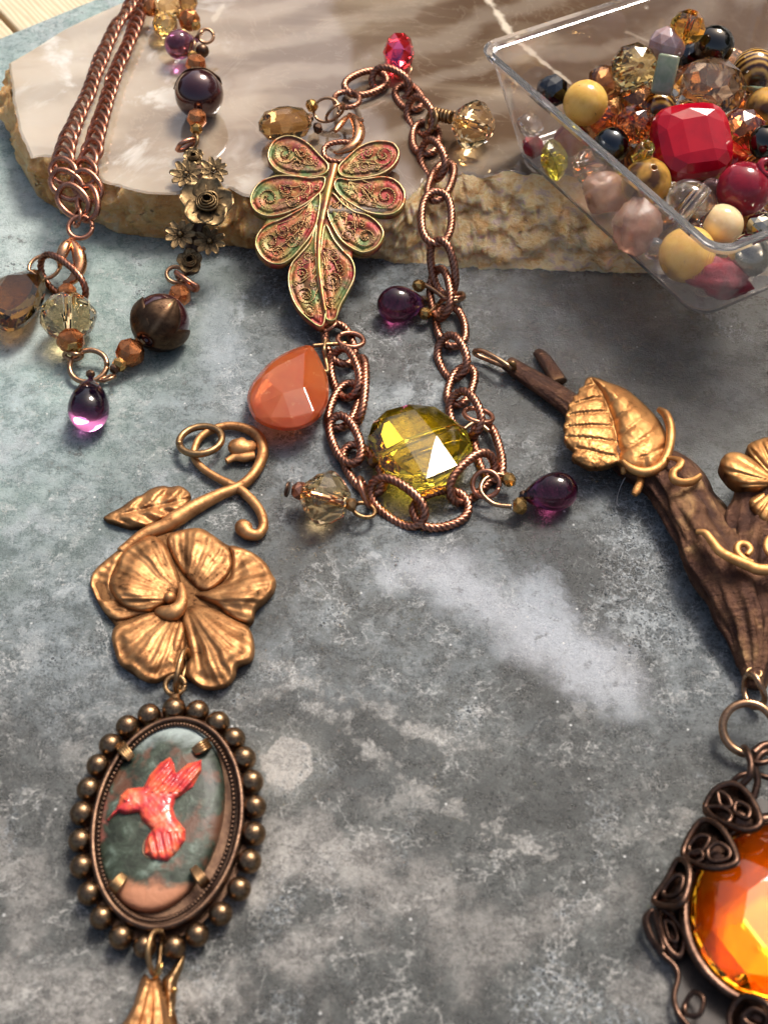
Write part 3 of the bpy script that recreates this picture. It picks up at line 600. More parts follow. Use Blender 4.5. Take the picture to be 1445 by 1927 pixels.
def ring_mesh(mat, k):                          # unit ring, k = wire / radius
    key = (mat.name, round(k, 2))
    if key not in RINGM: v, f = torus(1, k, .05); RINGM[key] = fixn(mdata('jump_ring', v, f, mat))
    return RINGM[key]
def tilted(az, tilt): # normal leaning by tilt from straight up towards azimuth az (degrees, 0 = right, 90 = away)
    return Vector((math.sin(R(tilt)) * math.cos(R(az)), math.sin(R(tilt)) * math.sin(R(az)), math.cos(R(tilt))))
def jring(x, y, z, rp, parent, az=0, tilt=0, mat=WIRE, k=.17, name='jump_ring'):
    r = rp / K(x, y, z); return inst(name, ring_mesh(mat, k), parent, TRS(P(x, y, z), frame(tilted(az, tilt)), r / (1 + k)))
def along(a, b, roll=0.0):
    """x column from a to b, normal rolled about it from upright."""
    x = (b - a).normalized(); up = Vector((0, 0, 1)); n_ = (up - x * up.dot(x)).normalized(); n_ = Matrix.Rotation(R(roll), 3, x) @ n_
    return Matrix((x, n_.cross(x), n_)).transposed()
def olink(p0, p1, z0, z1, roll, parent, wpx=0, r=WR):
    a, b = P(*p0, z0), P(*p1, z1); M = along(a, b, roll); c = (a + b) / 2; L = (b - a).length
    if abs(roll) > 30 or not wpx: W_ = min(.9, L * .72)
    else: W_ = min(1.1, wpx / (toscreen(c + M.col[1] * .5) - toscreen(c - M.col[1] * .5)).length)
    return inst('rope_link', rope_mesh(L, W_, r), parent, TRS(c, M))
br = thing('charm_bracelet', P(760, 560, 0), 'copper roped chain bracelet with enamelled winged leaf and coloured glass drops', 'bracelet')
q3 = zz((440, 0), 2.779); q4 = zz((440, 480), 2.779); q5 = zz((560, 100), 5.16)
S1 = HS + .09; S2 = HS + .2
LK = [ # ends of each link (enlarged-view coordinates), heights, roll
 (q5, (455, 380), (870, 200), S2, S2, 8), (q5, (700, 200), (1110, 400), S2 + .12, S1, 62),
 (q5, (985, 300), (1180, 560), S1, S1, 14), (q5, (1075, 455), (1310, 770), S2 + .1, S2, 58), (q5, (1235, 650), (1250, 1000), S1, S1, 6),
 (q3, (985, 745), (1095, 925), S2 + .1, S2, 60), (q3, (1120, 842), (1045, 1062), S1, S1 + .05, 8), (q3, (1062, 985), (1058, 1292), S2 + .1, HS - .1, 0),
 (q3, (1062, 1235), (1122, 1560), HS + .05, .30, 58), (q4, (1052, 72), (1105, 332), .55, .42, 58), (q4, (1110, 258), (1160, 492), .16, .14, 6), (q4, (1088, 422), (1195, 645), .34, .22, 48),
 (q4, (1225, 570), (1150, 800), .14, .12, 6), (q4, (1150, 715), (1270, 950), .32, .24, 46), (q4, (1285, 862), (1375, 1192), .14, .12, 22), (q4, (1366, 1050), (1122, 1282), .36, .28, -52),
 (q4, (925, 1375), (1240, 1280), .14, .14, 8), (q4, (705, 1185), (1005, 1400), .32, .2, 46), (q4, (592, 985), (765, 1256), .14, .13, 12), (q4, (525, 830), (645, 1102), .32, .26, 22),
 (q4, (625, 655), (530, 922), .14, .12, 4), (q4, (535, 488), (630, 750), .34, .25, 44), (q4, (520, 345), (590, 585), .22, .16, -8), (q4, (655, 535), (640, 900), .12, .1, 60)]
for (q, a, b, z0, z1, roll), wpx in zip(LK, [58, 0, 56, 0, 64, 0, 56, 72, 0, 0, 68, 0, 60, 0, 62, 0, 84, 0, 72, 66, 64, 0, 66, 0]): olink(q(*a), q(*b), z0, z1, roll, br, wpx)
olink(q5(335, 470), q5(625, 430), S2 + .06, S2 + .1, -10, br, 46, .072); olink(q5(225, 960), q5(640, 960), S1 + .1, S1 + .1, 12, br, 46, .072)
# clasp of the bracelet
def clasp(pts, q, parent, name='lobster_clasp', mat=BRONZE):
    s = spline([(*P(*q(x, y), z), r / K(*q(x, y), z)) for x, y, z, r in pts], 10)
    v, f, _ = sweep(s[:, :3], s[:, 3], 14, False, flat=.85); return obj(name, v, f, mat, parent)
COPB = metal('polished_copper', (.70, .36, .19), (.52, .23, .11), (.09, .04, .025), .22, 3, .15)
c1 = clasp([(500, 590, S2 + .15, 3.2), (535, 620, S2 + .25, 7), (580, 690, S2 + .3, 11), (595, 780, S2 + .3, 12), (565, 870, S2 + .28, 10.5), (490, 930, S2 + .25, 8), (395, 965, S2 + .2, 4), (352, 962, S2 + .15, 2)], q5, br, 'lobster_clasp', COPB)
clasp([(505, 600, S2 + .15, 3), (450, 650, S2 + .2, 6), (395, 720, S2 + .2, 7), (365, 760, S2 + .2, 4)], q5, c1, 'clasp_jaw', COPB)
clasp([(560, 690, S2 + .3, 3), (610, 655, S2 + .4, 4), (640, 645, S2 + .42, 5)], q5, c1, 'clasp_trigger', COPB)

# enamelled leaf
n = Nodes('enamelled_brass'); w_ = n.objc(); e1 = n.noise(w_, 1.1, 3, .5, .6); e2 = n.noise(n.mapping(w_, loc=(3, 5, 1)), 1.4, 3, .5, .8); e3 = n.noise(w_, 14, 4, .6)
c = n.ramp(e1, [(.30, (.20, .010, .012)), (.41, (.30, .030, .02)), (.48, (.34, .12, .035)), (.55, (.24, .18, .045)), (.64, (.10, .15, .045))])
c = n.mix(n.rng(e2, .54, .62, 0, .6), c, (.16, .20, .045)); c = n.mix(n.rng(e2, .42, .34, 0, .6), c, (.15, .03, .03))
c = n.mix(n.rng(e3, .52, .68, 0, .6), c, (.05, .03, .02))
n.set(Base_Color=c, Metallic=.25, Roughness=.42, Coat_Weight=.05, Coat_Roughness=.15, Specular_IOR_Level=.3); n.bump(e3, .35, .02); ENAM = n.m
n = Nodes('rubbed_gilt_edge'); w_ = n.objc(); e1 = n.noise(w_, 1.6, 4, .6, .5); e2 = n.noise(w_, 9, 4, .6)
c = n.ramp(e1, [(.34, (.20, .22, .08)), (.44, (.44, .34, .15)), (.56, (.58, .44, .24)), (.63, (.50, .12, .05)), (.72, (.20, .24, .09))])
c = n.mix(n.rng(e2, .55, .7, 0, .6), c, (.12, .07, .04)); n.set(Base_Color=c, Metallic=.9, Roughness=.36); n.bump(e2, .3, .01); GILT = n.m
n = Nodes('enamelled_midrib'); w_ = n.objc(); e1 = n.noise(n.mapping(w_, sc=(1, 1, 1)), 2.2, 3, .5); n.set(Base_Color=n.ramp(e1, [(.34, (.40, .30, .07)), (.48, (.44, .17, .05)), (.58, (.30, .09, .05)), (.66, (.36, .34, .12))]), Metallic=.75, Roughness=.3, Coat_Weight=.3); RIBM = n.m
SCROLL = metal('scroll_gilt', (.40, .29, .13), (.30, .17, .08), (.06, .035, .02), .38, 6, .2)
ql = zz((460, 240), 4.5156)
def zl(x, y): return 1.78 - (y - 255) / 360 * 1.38
LB = [[(720, 320), (640, 230), (540, 130), (440, 75), (350, 65), (260, 100), (210, 170), (195, 240), (220, 310), (290, 375), (400, 410), (540, 425), (690, 395)],
 [(795, 330), (870, 250), (960, 170), (1070, 120), (1180, 110), (1270, 130), (1318, 200), (1300, 280), (1240, 350), (1150, 400), (1000, 430), (860, 425), (800, 395)],
 [(690, 420), (560, 425), (400, 405), (260, 410), (130, 460), (60, 550), (45, 640), (90, 715), (180, 755), (300, 745), (440, 695), (560, 625), (670, 530)],
 [(785, 430), (900, 445), (1040, 430), (1180, 415), (1280, 440), (1350, 510), (1372, 590), (1340, 680), (1270, 735), (1160, 745), (1040, 720), (920, 660), (820, 590), (755, 500)],
 [(650, 550), (540, 650), (420, 720), (300, 780), (180, 830), (105, 910), (88, 1000), (130, 1090), (210, 1155), (310, 1165), (400, 1115), (480, 1030), (560, 930), (625, 790)],
 [(735, 550), (830, 640), (930, 710), (1040, 740), (1130, 800), (1185, 880), (1172, 960), (1110, 1035), (1010, 1068), (920, 1035), (830, 970), (760, 870), (700, 720)],
 [(615, 810), (560, 960), (470, 1070), (400, 1150), (370, 1260), (380, 1380), (430, 1510), (520, 1620), (655, 1705), (690, 1590), (660, 1450), (625, 1250), (605, 1000)],
 [(685, 810), (760, 940), (840, 1040), (910, 1110), (942, 1200), (930, 1300), (870, 1420), (810, 1530), (770, 1645), (695, 1640), (690, 1560), (655, 1400), (635, 1200), (650, 1000)]]
SP = [ # scrolls in each lobe: centre, radius, turns, start angle, direction
 [(335, 215, 95, 1.6, 20, 1), (490, 200, 62, 1.4, 200, -1), (450, 315, 62, 1.5, 330, 1)], [(1180, 235, 90, 1.6, 150, -1), (1040, 205, 50, 1.3, 330, 1), (1020, 330, 60, 1.5, 200, -1)],
 [(210, 600, 100, 1.6, 30, 1), (360, 520, 62, 1.4, 210, -1), (400, 620, 66, 1.5, 330, 1)], [(1200, 580, 105, 1.6, 170, -1), (1040, 520, 62, 1.4, 330, 1), (1010, 610, 50, 1.5, 200, -1)],
 [(225, 970, 88, 1.5, 40, 1), (330, 870, 66, 1.4, 220, -1), (400, 960, 70, 1.5, 330, 1), (280, 1060, 62, 1.4, 60, -1)], [(1030, 930, 95, 1.6, 200, -1), (900, 830, 60, 1.4, 330, 1), (880, 905, 55, 1.4, 160, -1)],
 [(520, 1420, 82, 1.9, 0, 1), (485, 1235, 55, 1.5, 90, -1), (560, 1555, 55, 1.3, 60, 1), (540, 1090, 40, 1.2, 60, 1)], [(750, 1300, 92, 1.9, 180, -1), (750, 1075, 62, 1.6, 30, 1), (740, 1480, 55, 1.4, 90, 1), (800, 1190, 40, 1.2, 90, -1)]]
BASE = (725, 380)
leaf = tag(link(bpy.data.objects.new('winged_leaf', None), br, Matrix.Translation(P(600, 440, zl(600, 440)))))
LP = [(720, 330), (540, 135), (350, 70), (212, 172), (222, 310), (290, 388), (135, 462), (50, 640), (120, 735), (200, 775), (108, 912), (92, 1000), (210, 1150), (400, 1120), (465, 1065), (402, 1150), (374, 1260), (434, 1510), (655, 1695), (768, 1642), (868, 1420), (938, 1200), (912, 1115), (920, 1042), (1010, 1064), (1168, 958), (1128, 802), (1060, 747), (1268, 730), (1368, 590), (1278, 444), (1170, 408), (1298, 280), (1314, 200), (1180, 114), (960, 175), (790, 330)]
relief('leaf_plate', [ql(*p) for p in LP], lambda x, y: zl(x, y) + .0, lambda x, y, d: .01, 6, ENAM, leaf, .05, None, False)
for k, ol in enumerate(LB):
    o_px = [ql(*p) for p in ol]
    lobe = relief('leaf_lobe', o_px, zl, lambda x, y, d: .05 - .03 * min(1, max(0, (d - 2.0) / 4)) + .03 * (1 if d > 10 else 0) * math.sin(d * .12) + .008 * fbm(x, y, 0, .35, 2), 2.6, ENAM, leaf, .07)
    cl = resample(spline(o_px, 5, True), 3.2, True); cx, cy_ = cl.mean(0); cl = cl + (np.array([cx, cy_]) - cl) * .035
    v, f, _ = sweep([P(x, y, zl(x, y) + .055) for x, y in cl], 1.7 / K(600, 430, 1), 8, True, flat=.8); obj('lobe_rim', v, f, GILT, leaf)
    bits = []
    def stroke(pts, r, zo=.04):
        pts = resample(pts, 2.0); v, f, _ = sweep([P(*ql(x, y), zl(*ql(x, y)) + zo) for x, y in resample(pts, 10)], r, 6); bits.append((v, f))
    def dots(pts, r, gap):
        for x, y in resample(pts, gap):
            s, f = sphere(r, 8, 5); c = P(*ql(x, y), zl(*ql(x, y)) + .05); bits.append(([Vector(q) + c for q in s], f))
    qq = random.Random(50 + k); extra = []; X_, Y_ = [p[0] for p in ol], [p[1] for p in ol]
    for _ in range(400):
        x, y = qq.uniform(min(X_), max(X_)), qq.uniform(min(Y_), max(Y_)); rr = qq.uniform(26, 40)
        if inpoly(ol, np.array([x]), np.array([y]))[0] and segdist(ol, np.array([x]), np.array([y]))[0] > rr + 26 and all(math.hypot(x - e[0], y - e[1]) > rr + e[2] * .9 for e in SP[k] + extra): extra.append((x, y, rr, 1.3, qq.uniform(0, 360), qq.choice((-1, 1))))
    for cx, cy_, rr, turns, st, dr in SP[k] + extra[:5]:
        ts = np.linspace(0, 1, 40); sp_ = [(cx + rr * (1 - .85 * t) * math.cos(R(st) + dr * t * turns * 2 * math.pi), cy_ + rr * (1 - .85 * t) * math.sin(R(st) + dr * t * turns * 2 * math.pi)) for t in ts]
        stroke(sp_, .017); dots(sp_[2:], .022, 20)
        tx, ty = sp_[0]; bx, by = (BASE[0] * .55 + np.mean([p[0] for p in ol]) * .45, BASE[1] * .55 + np.mean([p[1] for p in ol]) * .45)
        if k >= 6: bx, by = (640 if k == 6 else 672), 1000 + (cy_ - 1000) * .3
        mx, my = (tx + bx) / 2 + (ty - by) * .12, (ty + by) / 2 - (tx - bx) * .12
        stroke(spline([(tx, ty), (mx, my), (bx, by)], 10), .016)
    q = random.Random(k); px_ = np.array([p[0] for p in ol]); py_ = np.array([p[1] for p in ol]); cnt = 0
    while cnt < 50:
        x, y = q.uniform(px_.min(), px_.max()), q.uniform(py_.min(), py_.max())
        if inpoly(ol, np.array([x]), np.array([y]))[0] and segdist(ol, np.array([x]), np.array([y]))[0] > 34:
            s, f = sphere(q.uniform(.014, .026), 6, 4); c = P(*ql(x, y), zl(*ql(x, y)) + .035); bits.append(([Vector(w0) + c for w0 in s], f)); cnt += 1
    v, f = join(*bits); obj('scrollwork', v, f, BRASS if k not in (1, 3, 6) else SCROLL, leaf)['kind'] = 'stuff'
mid = spline([(765, 318, 40), (745, 400, 40), (715, 520, 37), (690, 640, 33), (660, 780, 29), (640, 900, 24), (630, 1060, 20), (640, 1250, 17), (668, 1450, 14), (690, 1560, 10)], 8)
pts = [P(*ql(x, y), zl(*ql(x, y)) + .09) for x, y, r in mid]; v, f, _ = sweep(pts, [r / 4.5156 / K(600, 430, 1) for x, y, r in mid], 10, False, flat=.7); obj('midrib', v, f, RIBM, leaf)

# ---- charms hung on the chain
FIRE = metal('matte_copper_glass', (.60, .23, .09), (.50, .17, .06), (.2, .06, .03), .30, 3, .1, .2)
PEARL = Nodes('dark_plum_pearl').set(Base_Color=(.055, .014, .018), Metallic=.35, Roughness=.13, Coat_Weight=1.0, Coat_Roughness=.02).m
CARN = stone('carnelian', (.72, .20, .06), (.60, .12, .035), .10, .6, .8, (.80, .36, .16), .62)
def charm(name, label=None):
    o = link(bpy.data.objects.new(name, None), br, Matrix.Translation(P(760, 560, 0)))
    return o
def bead_at(name, x, y, z, V, F, mat, parent, axis=(0, 0, 1), flatf=True, fix=True):
    me = mdata(name, V, F, mat, not flatf)
    if fix: fixn(me)
    return inst(name, me, parent, TRS(P(x, y, z), frame(axis)))
def ax_px(x0, y0, x1, y1, z=0.0, dz=0.0):
    d = P(x1, y1, z) - P(x0, y0, z); return Vector((d.x, d.y, d.z + dz * d.length))
def spacer(x, y, z, rp, parent, ax, mat=GOLD, name='spacer_bead'):
    r = rp / K(x, y, z); V, F = hull(rings([(r * .6, r * .75, 6, 0), (r, r * .3, 6, 1), (r, -r * .3, 6, 0), (r * .6, -r * .75, 6, 1)])); return bead_at(name, x, y, z, V, F, mat, parent, ax)
def wire(pts, rp, parent, mat=WIRE, name='wire_loop'):
    x, y, z = pts[0]; v, f, _ = sweep([P(*p) for p in map(tuple, spline(pts, 8))], rp / K(x, y, z), 8); return obj(name, v, f, mat, parent)
# red crystal drop on the slab
ch = charm('red_crystal_charm'); z = HS + .42; k = K(750, 100, z)
V, F = hull(rings([(8 / k, 46 / k, 6, 0), (24 / k, 34 / k, 8, 1), (30 / k, 6 / k, 8, 0), (27 / k, -14 / k, 8, 1), (15 / k, -36 / k, 7, 0), (6 / k, -50 / k, 5, 0)]))
bead_at('red_crystal', 750, 103, z, V, F, REDC, ch, ax_px(747, 150, 752, 60, HS, .15))
jring(758, 135, HS + .16, 19, ch, 200, 25, WIRE, .12)
# smoky oval at the upper left
ch = charm('smoky_charm'); z = HS + .45; k = K(537, 232, z)
V, F = hull([(x * 1.25, y * .85, zz_) for x, y, zz_ in rings([(40 / k, 8 / k, 14, 0), (40 / k, -8 / k, 14, 0), (30 / k, 24 / k, 10, 1), (14 / k, 30 / k, 6, 0), (30 / k, -24 / k, 10, 1)])])
me = fixn(mdata('smoky_crystal', V, F, SMOKY, False)); x_ = ax_px(490, 238, 585, 228, z); inst('smoky_crystal', me, ch, TRS(P(537, 233, z), along(P(490, 238, z), P(585, 228, z), -20)))
spacer(587, 199, HS + .5, 13, ch, (1, .2, .5)); spacer(598, 241, HS + .3, 11, ch, (1, .2, .2), DARKBRASS); spacer(583, 222, HS + .4, 9, ch, (1, .2, .2), DARKBRASS)
jring(614, 207, HS + .35, 27, ch, 250, 30, WIRE, .12); jring(631, 212, HS + .4, 24, ch, 130, 70, WIRE, .14)
# champagne bead on a coil at the right
ch = charm('champagne_charm'); z = HS + .55; k = K(890, 236, z)
V, F = bored(fac_rondelle(47 / k, 36 / k, 10), 6 / k, 35 / k); bead_at('champagne_crystal', 890, 235, z, V, F, CHAMP, ch, ax_px(845, 222, 925, 246, z), True, False)
cy0, cy1 = P(818, 214, HS + .5), P(852, 222, HS + .55); A_ = (cy1 - cy0); e_ = frame(A_); pts = []
for i in range(90): t = i / 89; a = t * 5.2 * 2 * math.pi; pts.append(cy0 + A_ * t + e_ @ Vector((.13 * math.cos(a), .13 * math.sin(a), 0)))
v, f, _ = sweep(pts, .045, 8); obj('wire_coil', v, f, BRASS, ch); jring(812, 228, HS + .35, 24, ch, 195, 68, BRASS, .2)
# purple drops
def purple(x0, y0, x1, y1, z, rp, parent, name='purple_drop', mat=PURP):
    """round end at 0, tip at 1 (pixels)"""
    k = K(x0, y0, z); r = rp / k; L = (P(x1, y1, z) - P(x0, y0, z)).length + r; V, F = drop(r, L); return bead_at(name, x0, y0, z, V, F, mat, parent, ax_px(x0, y0, x1, y1, z, -.05), False)
ch = charm('purple_charm'); purple(744, 573, 806, 567, .36, 35, ch); spacer(788, 538, .35, 13, ch, (.3, 1, .2)); spacer(800, 590, .3, 13, ch, (.3, 1, .2)); spacer(797, 566, .3, 10, ch, (1, 0, 0), DARKBRASS)
wire([(788, 530, .35), (815, 545, .38), (846, 566, .36), (870, 562, .3), (868, 552, .22), (840, 560, .15), (806, 590, .3)], 4.5, ch); jring(850, 562, .30, 24, ch, 100, 45, COPPER, .16)
ch = charm('purple_charm'); purple(1050, 924, 978, 933, .36, 37, ch); spacer(957, 903, .34, 15, ch, (.8, .5, .2)); spacer(978, 952, .3, 17, ch, (1, -.1, .1)); 
wire([(965, 905, .34), (940, 893, .35), (912, 902, .38), (905, 925, .36), (928, 948, .3), (962, 953, .3)], 4.5, ch); jring(914, 911, .32, 30, ch, 250, 32, COPPER, .18); spacer(985, 932, .3, 10, ch, (1, .1, 0), DARKBRASS)
# champagne crystal lower left
ch = charm('crystal_charm'); z = .46; k = K(613, 937, z)
V, F = bored(fac_rondelle(54 / k, 42 / k, 10), 8 / k, 41 / k); bead_at('champagne_crystal', 613, 938, z, V, F, CHAMP, ch, ax_px(566, 926, 660, 950, z), True, False)
v_, f_, _ = sweep([P(556, 923, z), P(668, 951, z)], 4 / k, 8); obj('head_pin', v_, f_, COPPER, ch)
spacer(564, 924, z, 18, ch, ax_px(541, 921, 585, 930, z), COPPER); V, F = lathe([(0, -.02), (15 / k, -.02), (15 / k, .02), (0, .02)], 20); bead_at('pin_head', 541, 921, z, V, F, DARKBRASS, ch, ax_px(541, 921, 585, 930, z), False)
spacer(661, 950, z - .05, 13, ch, ax_px(541, 921, 585, 930, z), BRASS); jring(685, 960, .26, 25, ch, 40, 18, BRASS, .2); jring(686, 926, .34, 33, ch, 10, 72, COPPER, .2)
# carnelian
ch = charm('carnelian_charm'); OUT = [(70, 740), (85, 690), (120, 635), (190, 560), (280, 505), (385, 470), (420, 490), (455, 550), (490, 640), (497, 720), (485, 790), (440, 860), (370, 905), (280, 920), (190, 905), (115, 865), (78, 800)]
pts = []
for x, y in resample(spline(OUT, 4, True), 26, True):
    for zc, s in ((.30, 1.0), (.46, 1.0), (.12, .82), (.62, .93)): pts.append(P(*q4(285 + (x - 285) * s, 700 + (y - 700) * s), zc))
for x, y in ((222, 583), (372, 512), (368, 690), (258, 722), (150, 635), (140, 775), (420, 640), (420, 820), (300, 850), (190, 850)): pts.append(P(*q4(x, y), {(222, 583): .70, (372, 512): .69, (368, 690): .85, (258, 722): .85}.get((x, y), .72)))
V, F = hull(pts); g = obj('carnelian_drop', V, F, CARN, ch, False); m_ = g.modifiers.new('soft_edges', 'BEVEL'); m_.width = .03; m_.segments = 3; m_.limit_method = 'ANGLE'; m_.angle_limit = R(9)
wire([(588, 651, .45), (620, 648, .42), (652, 646, .35)], 4, ch, BRASS); wire([(613, 640, .42), (610, 658, .45), (613, 676, .3), (616, 700, .28), (600, 690, .3)], 4, ch, BRASS)
jring(660, 640, .36, 29, ch, 60, 12, COPPER, .2); jring(622, 614, .42, 17, ch, 150, 40, COPPER, .22)
# yellow faceted stone with its drill hole
ch = charm('yellow_stone_charm'); OUT = [(700, 960), (725, 880), (800, 812), (920, 780), (1050, 793), (1130, 848), (1215, 910), (1247, 1010), (1228, 1090), (1150, 1190), (1040, 1250), (940, 1247), (850, 1203), (795, 1140), (740, 1060)]
pts = []; C0 = (975, 1015)
for x, y in OUT:
    for zc, s in ((.26, 1.0), (.52, 1.0), (.06, .66)): pts.append(P(*q4(C0[0] + (x - C0[0]) * s, C0[1] + (y - C0[1]) * s), zc))
for x, y, zc in ((945, 805, .70), (800, 850, .68), (890, 975, .80), (1060, 945, .80), (1150, 900, .68), (1045, 985, .79), (1170, 1100, .68), (1005, 1170, .70), (830, 1050, .70)): pts.append(P(*q4(x, y), zc))
V, F = hull(pts); k = len(V)
a_, b_ = P(*q4(775, 1060), .40), P(*q4(1180, 905), .40); v, f, _ = sweep([a_, b_], .075, 10); V2, F2 = join((V, F), (v, [tuple(reversed(q)) for q in f]))
me = bpy.data.meshes.new('t'); b_ = bmesh.new()
HONEY = glass('honey_glass', (1.0, .74, .05))
obj('yellow_stone', V, F, HONEY, ch, False)
AIRY = glass('drill_hole', (1, .97, .8), .05, 1.0 / 1.52); obj('drill_hole', v, f, AIRY, ch)
jring(900, 782, .34, 32, ch, 60, 22, COPPER, .17); wire([(868, 812, .4), (895, 795, .42), (920, 812, .36)], 4.5, ch, WIRE); spacer(702, 870, .25, 12, ch, (.5, .5, .3), DARKBRASS)
# ================================================================== left necklace: curb chain, clasp, beads, flower bar
nk = thing('beaded_necklace', P(240, 560, 0), 'necklace with double copper curb chain, plum pearls, faceted copper beads and brass flower bar', 'necklace')
sv, sf, sg = sweep(oval(.60, .42, 44), .052, 9, True); CURB = fixn(mdata('curb_link', sv, sf, COPPER))
def pxfit(a, b, roll, wpx): return wpx
n1 = zz((0, 0), 3.0104); n2 = zz((0, 400), 3.0104)
SA = [(262, -14), (248, 4), (236, 26), (220, 46), (210, 66), (201, 86), (193, 104), (186, 122), (179, 140), (173, 158), (166, 178), (156, 198), (148, 216), (140, 236), (129, 262), (122, 288), (119, 314), (124, 340), (134, 366), (143, 392)]
SB = [(285, -14), (266, 12), (257, 40), (249, 64), (240, 86), (231, 106), (222, 124), (215, 142), (210, 162), (203, 182), (197, 204), (190, 226), (183, 248), (178, 270), (172, 290), (163, 312), (162, 336), (166, 360), (166, 384), (158, 404)]
for S_, zoff in ((SA, .14), (SB, .17)):
    zs = [HS + zoff if y < 300 else HS + zoff - (max(0, y - 330) / 90) * .45 for x, y in S_]
    w3 = spline([P(x, y, z) for (x, y), z in zip(S_, zs)], 12)
    d = np.r_[0, np.cumsum(np.linalg.norm(np.diff(w3, axis=0), axis=1))]; s = 0.1; i = 0
    while s < d[-1] - .05:
        c = Vector([np.interp(s, d, w3[:, k]) for k in range(3)]); c2 = Vector([np.interp(s + .1, d, w3[:, k]) for k in range(3)]); t = s / d[-1]
        sc = .95 + .55 * max(0, (t - .55) / .45) ** 1.2; ax = (c2 - c).normalized(); ax = Matrix.Rotation(R(random.uniform(26, 34)), 3, 'Z') @ ax
        inst('curb_link', CURB, nk, TRS(c, along(c, c + ax, 40 + random.uniform(-7, 7)), sc)); s += .345 * sc; i += 1
jring(152, 428, .95, 27, nk, 270, 25, COPPER, .2); jring(146, 410, 1.02, 20, nk, 200, 60, COPPER, .22)
zc = .55
c1 = clasp([(400, 150, .85, 5), (425, 190, .85, 9), (448, 240, .8, 13), (455, 300, .7, 13), (435, 355, .62, 11), (400, 390, .55, 8), (362, 400, .5, 4)], n2, nk, 'lobster_clasp', COPB)
clasp([(405, 155, .88, 5), (375, 190, .9, 11), (355, 235, .85, 11), (345, 280, .75, 7), (342, 320, .6, 3)], n2, c1, 'clasp_jaw', COPB)
clasp([(445, 225, .8, 3), (472, 208, .88, 4), (484, 200, .9, 5)], n2, c1, 'clasp_trigger', COPB)
jring(84, 503, .38, 32, nk, 270, 10, WIRE, .13)
v, f, g = sweep(oval(1.05, .55, 150), .055, 10, True, 4, .25, 2 * math.pi / .075); rl = fixn(mdata('rope_link', v, f, COPPER, True, g))
a_, b_ = P(78, 494, .5), P(161, 558, .42); inst('rope_link', rl, nk, TRS((a_ + b_) / 2, along(a_, b_, 66), (b_ - a_).length / 1.05))
# smoky faceted stone, champagne crystal, copper beads
pts = []
for x, y in resample([n2(*p) for p in spline([(-70, 470), (-40, 390), (30, 355), (120, 332), (225, 322), (258, 390), (250, 500), (200, 590), (120, 655), (40, 675), (-40, 620)], 4, True)], 14, True):
    for z_, s in ((.30, 1.0), (.46, 1.0), (.08, .7), (.60, .9)): pts.append(P(30 + (x - 30) * s, 562 + (y - 562) * s, z_))
for x, y in ((45, 355), (150, 350), (130, 480), (40, 500), (215, 430), (190, 520), (60, 590), (0, 560), (-20, 450)): pts.append(P(*n2(x, y), .78))
V, F = hull(pts); obj('smoky_stone', V, F, glass('smoky_amber', (.34, .16, .035)), nk, False)
def fire(x, y, z, rp, ax, sx=1.0, par=None): r = rp / K(x, y, z); V, F = fac_round(r, sx, 7); return bead_at('copper_bead', x, y, z, V, F, FIRE, par or nk, ax)
k = K(130, 598, .62); V, F = bored(fac_round(53 / k, .88, 10), 6 / k, 46 / k); bead_at('champagne_crystal', 129, 597, .62, V, F, CHAMP, nk, ax_px(129, 640, 129, 560, .6, .2), True, False)
fire(127, 552, .66, 20, ax_px(129, 640, 127, 560, .6, .2)); fire(134, 641, .52, 27, ax_px(134, 660, 130, 600, .5, .2), .85); spacer(139, 651, .5, 16, nk, ax_px(134, 660, 130, 600, .5, .2), GOLD)
wire([(125, 662, .4), (140, 666, .5), (155, 668, .4), (148, 676, .3), (132, 676, .28), (122, 670, .3), (125, 662, .4)], 4.2, nk); jring(167, 689, .24, 40, nk, 270, 14, WIRE, .15)
purple(167, 775, 171, 708, .42, 39, nk, 'purple_drop', glass('deep_purple_glass', (.20, .06, .16))); spacer(171, 704, .42, 9, nk, (0, 1, .2), DARKBRASS)
jring(203, 712, .26, 18, nk, 120, 35, WIRE, .24)
A_ = ax_px(222, 690, 270, 630, .4)
spacer(226, 686, .32, 15, nk, A_, GOLD); spacer(216, 694, .3, 10, nk, A_, DARKBRASS); fire(245, 664, .36, 28, A_); spacer(268, 640, .42, 15, nk, A_, BRASS)
pz = .58; V, F = sphere(54 / K(303, 606, pz), 36, 20, 1, .05); bead_at('plum_pearl', 303, 606, pz, V, F, PEARL, nk, A_, False)
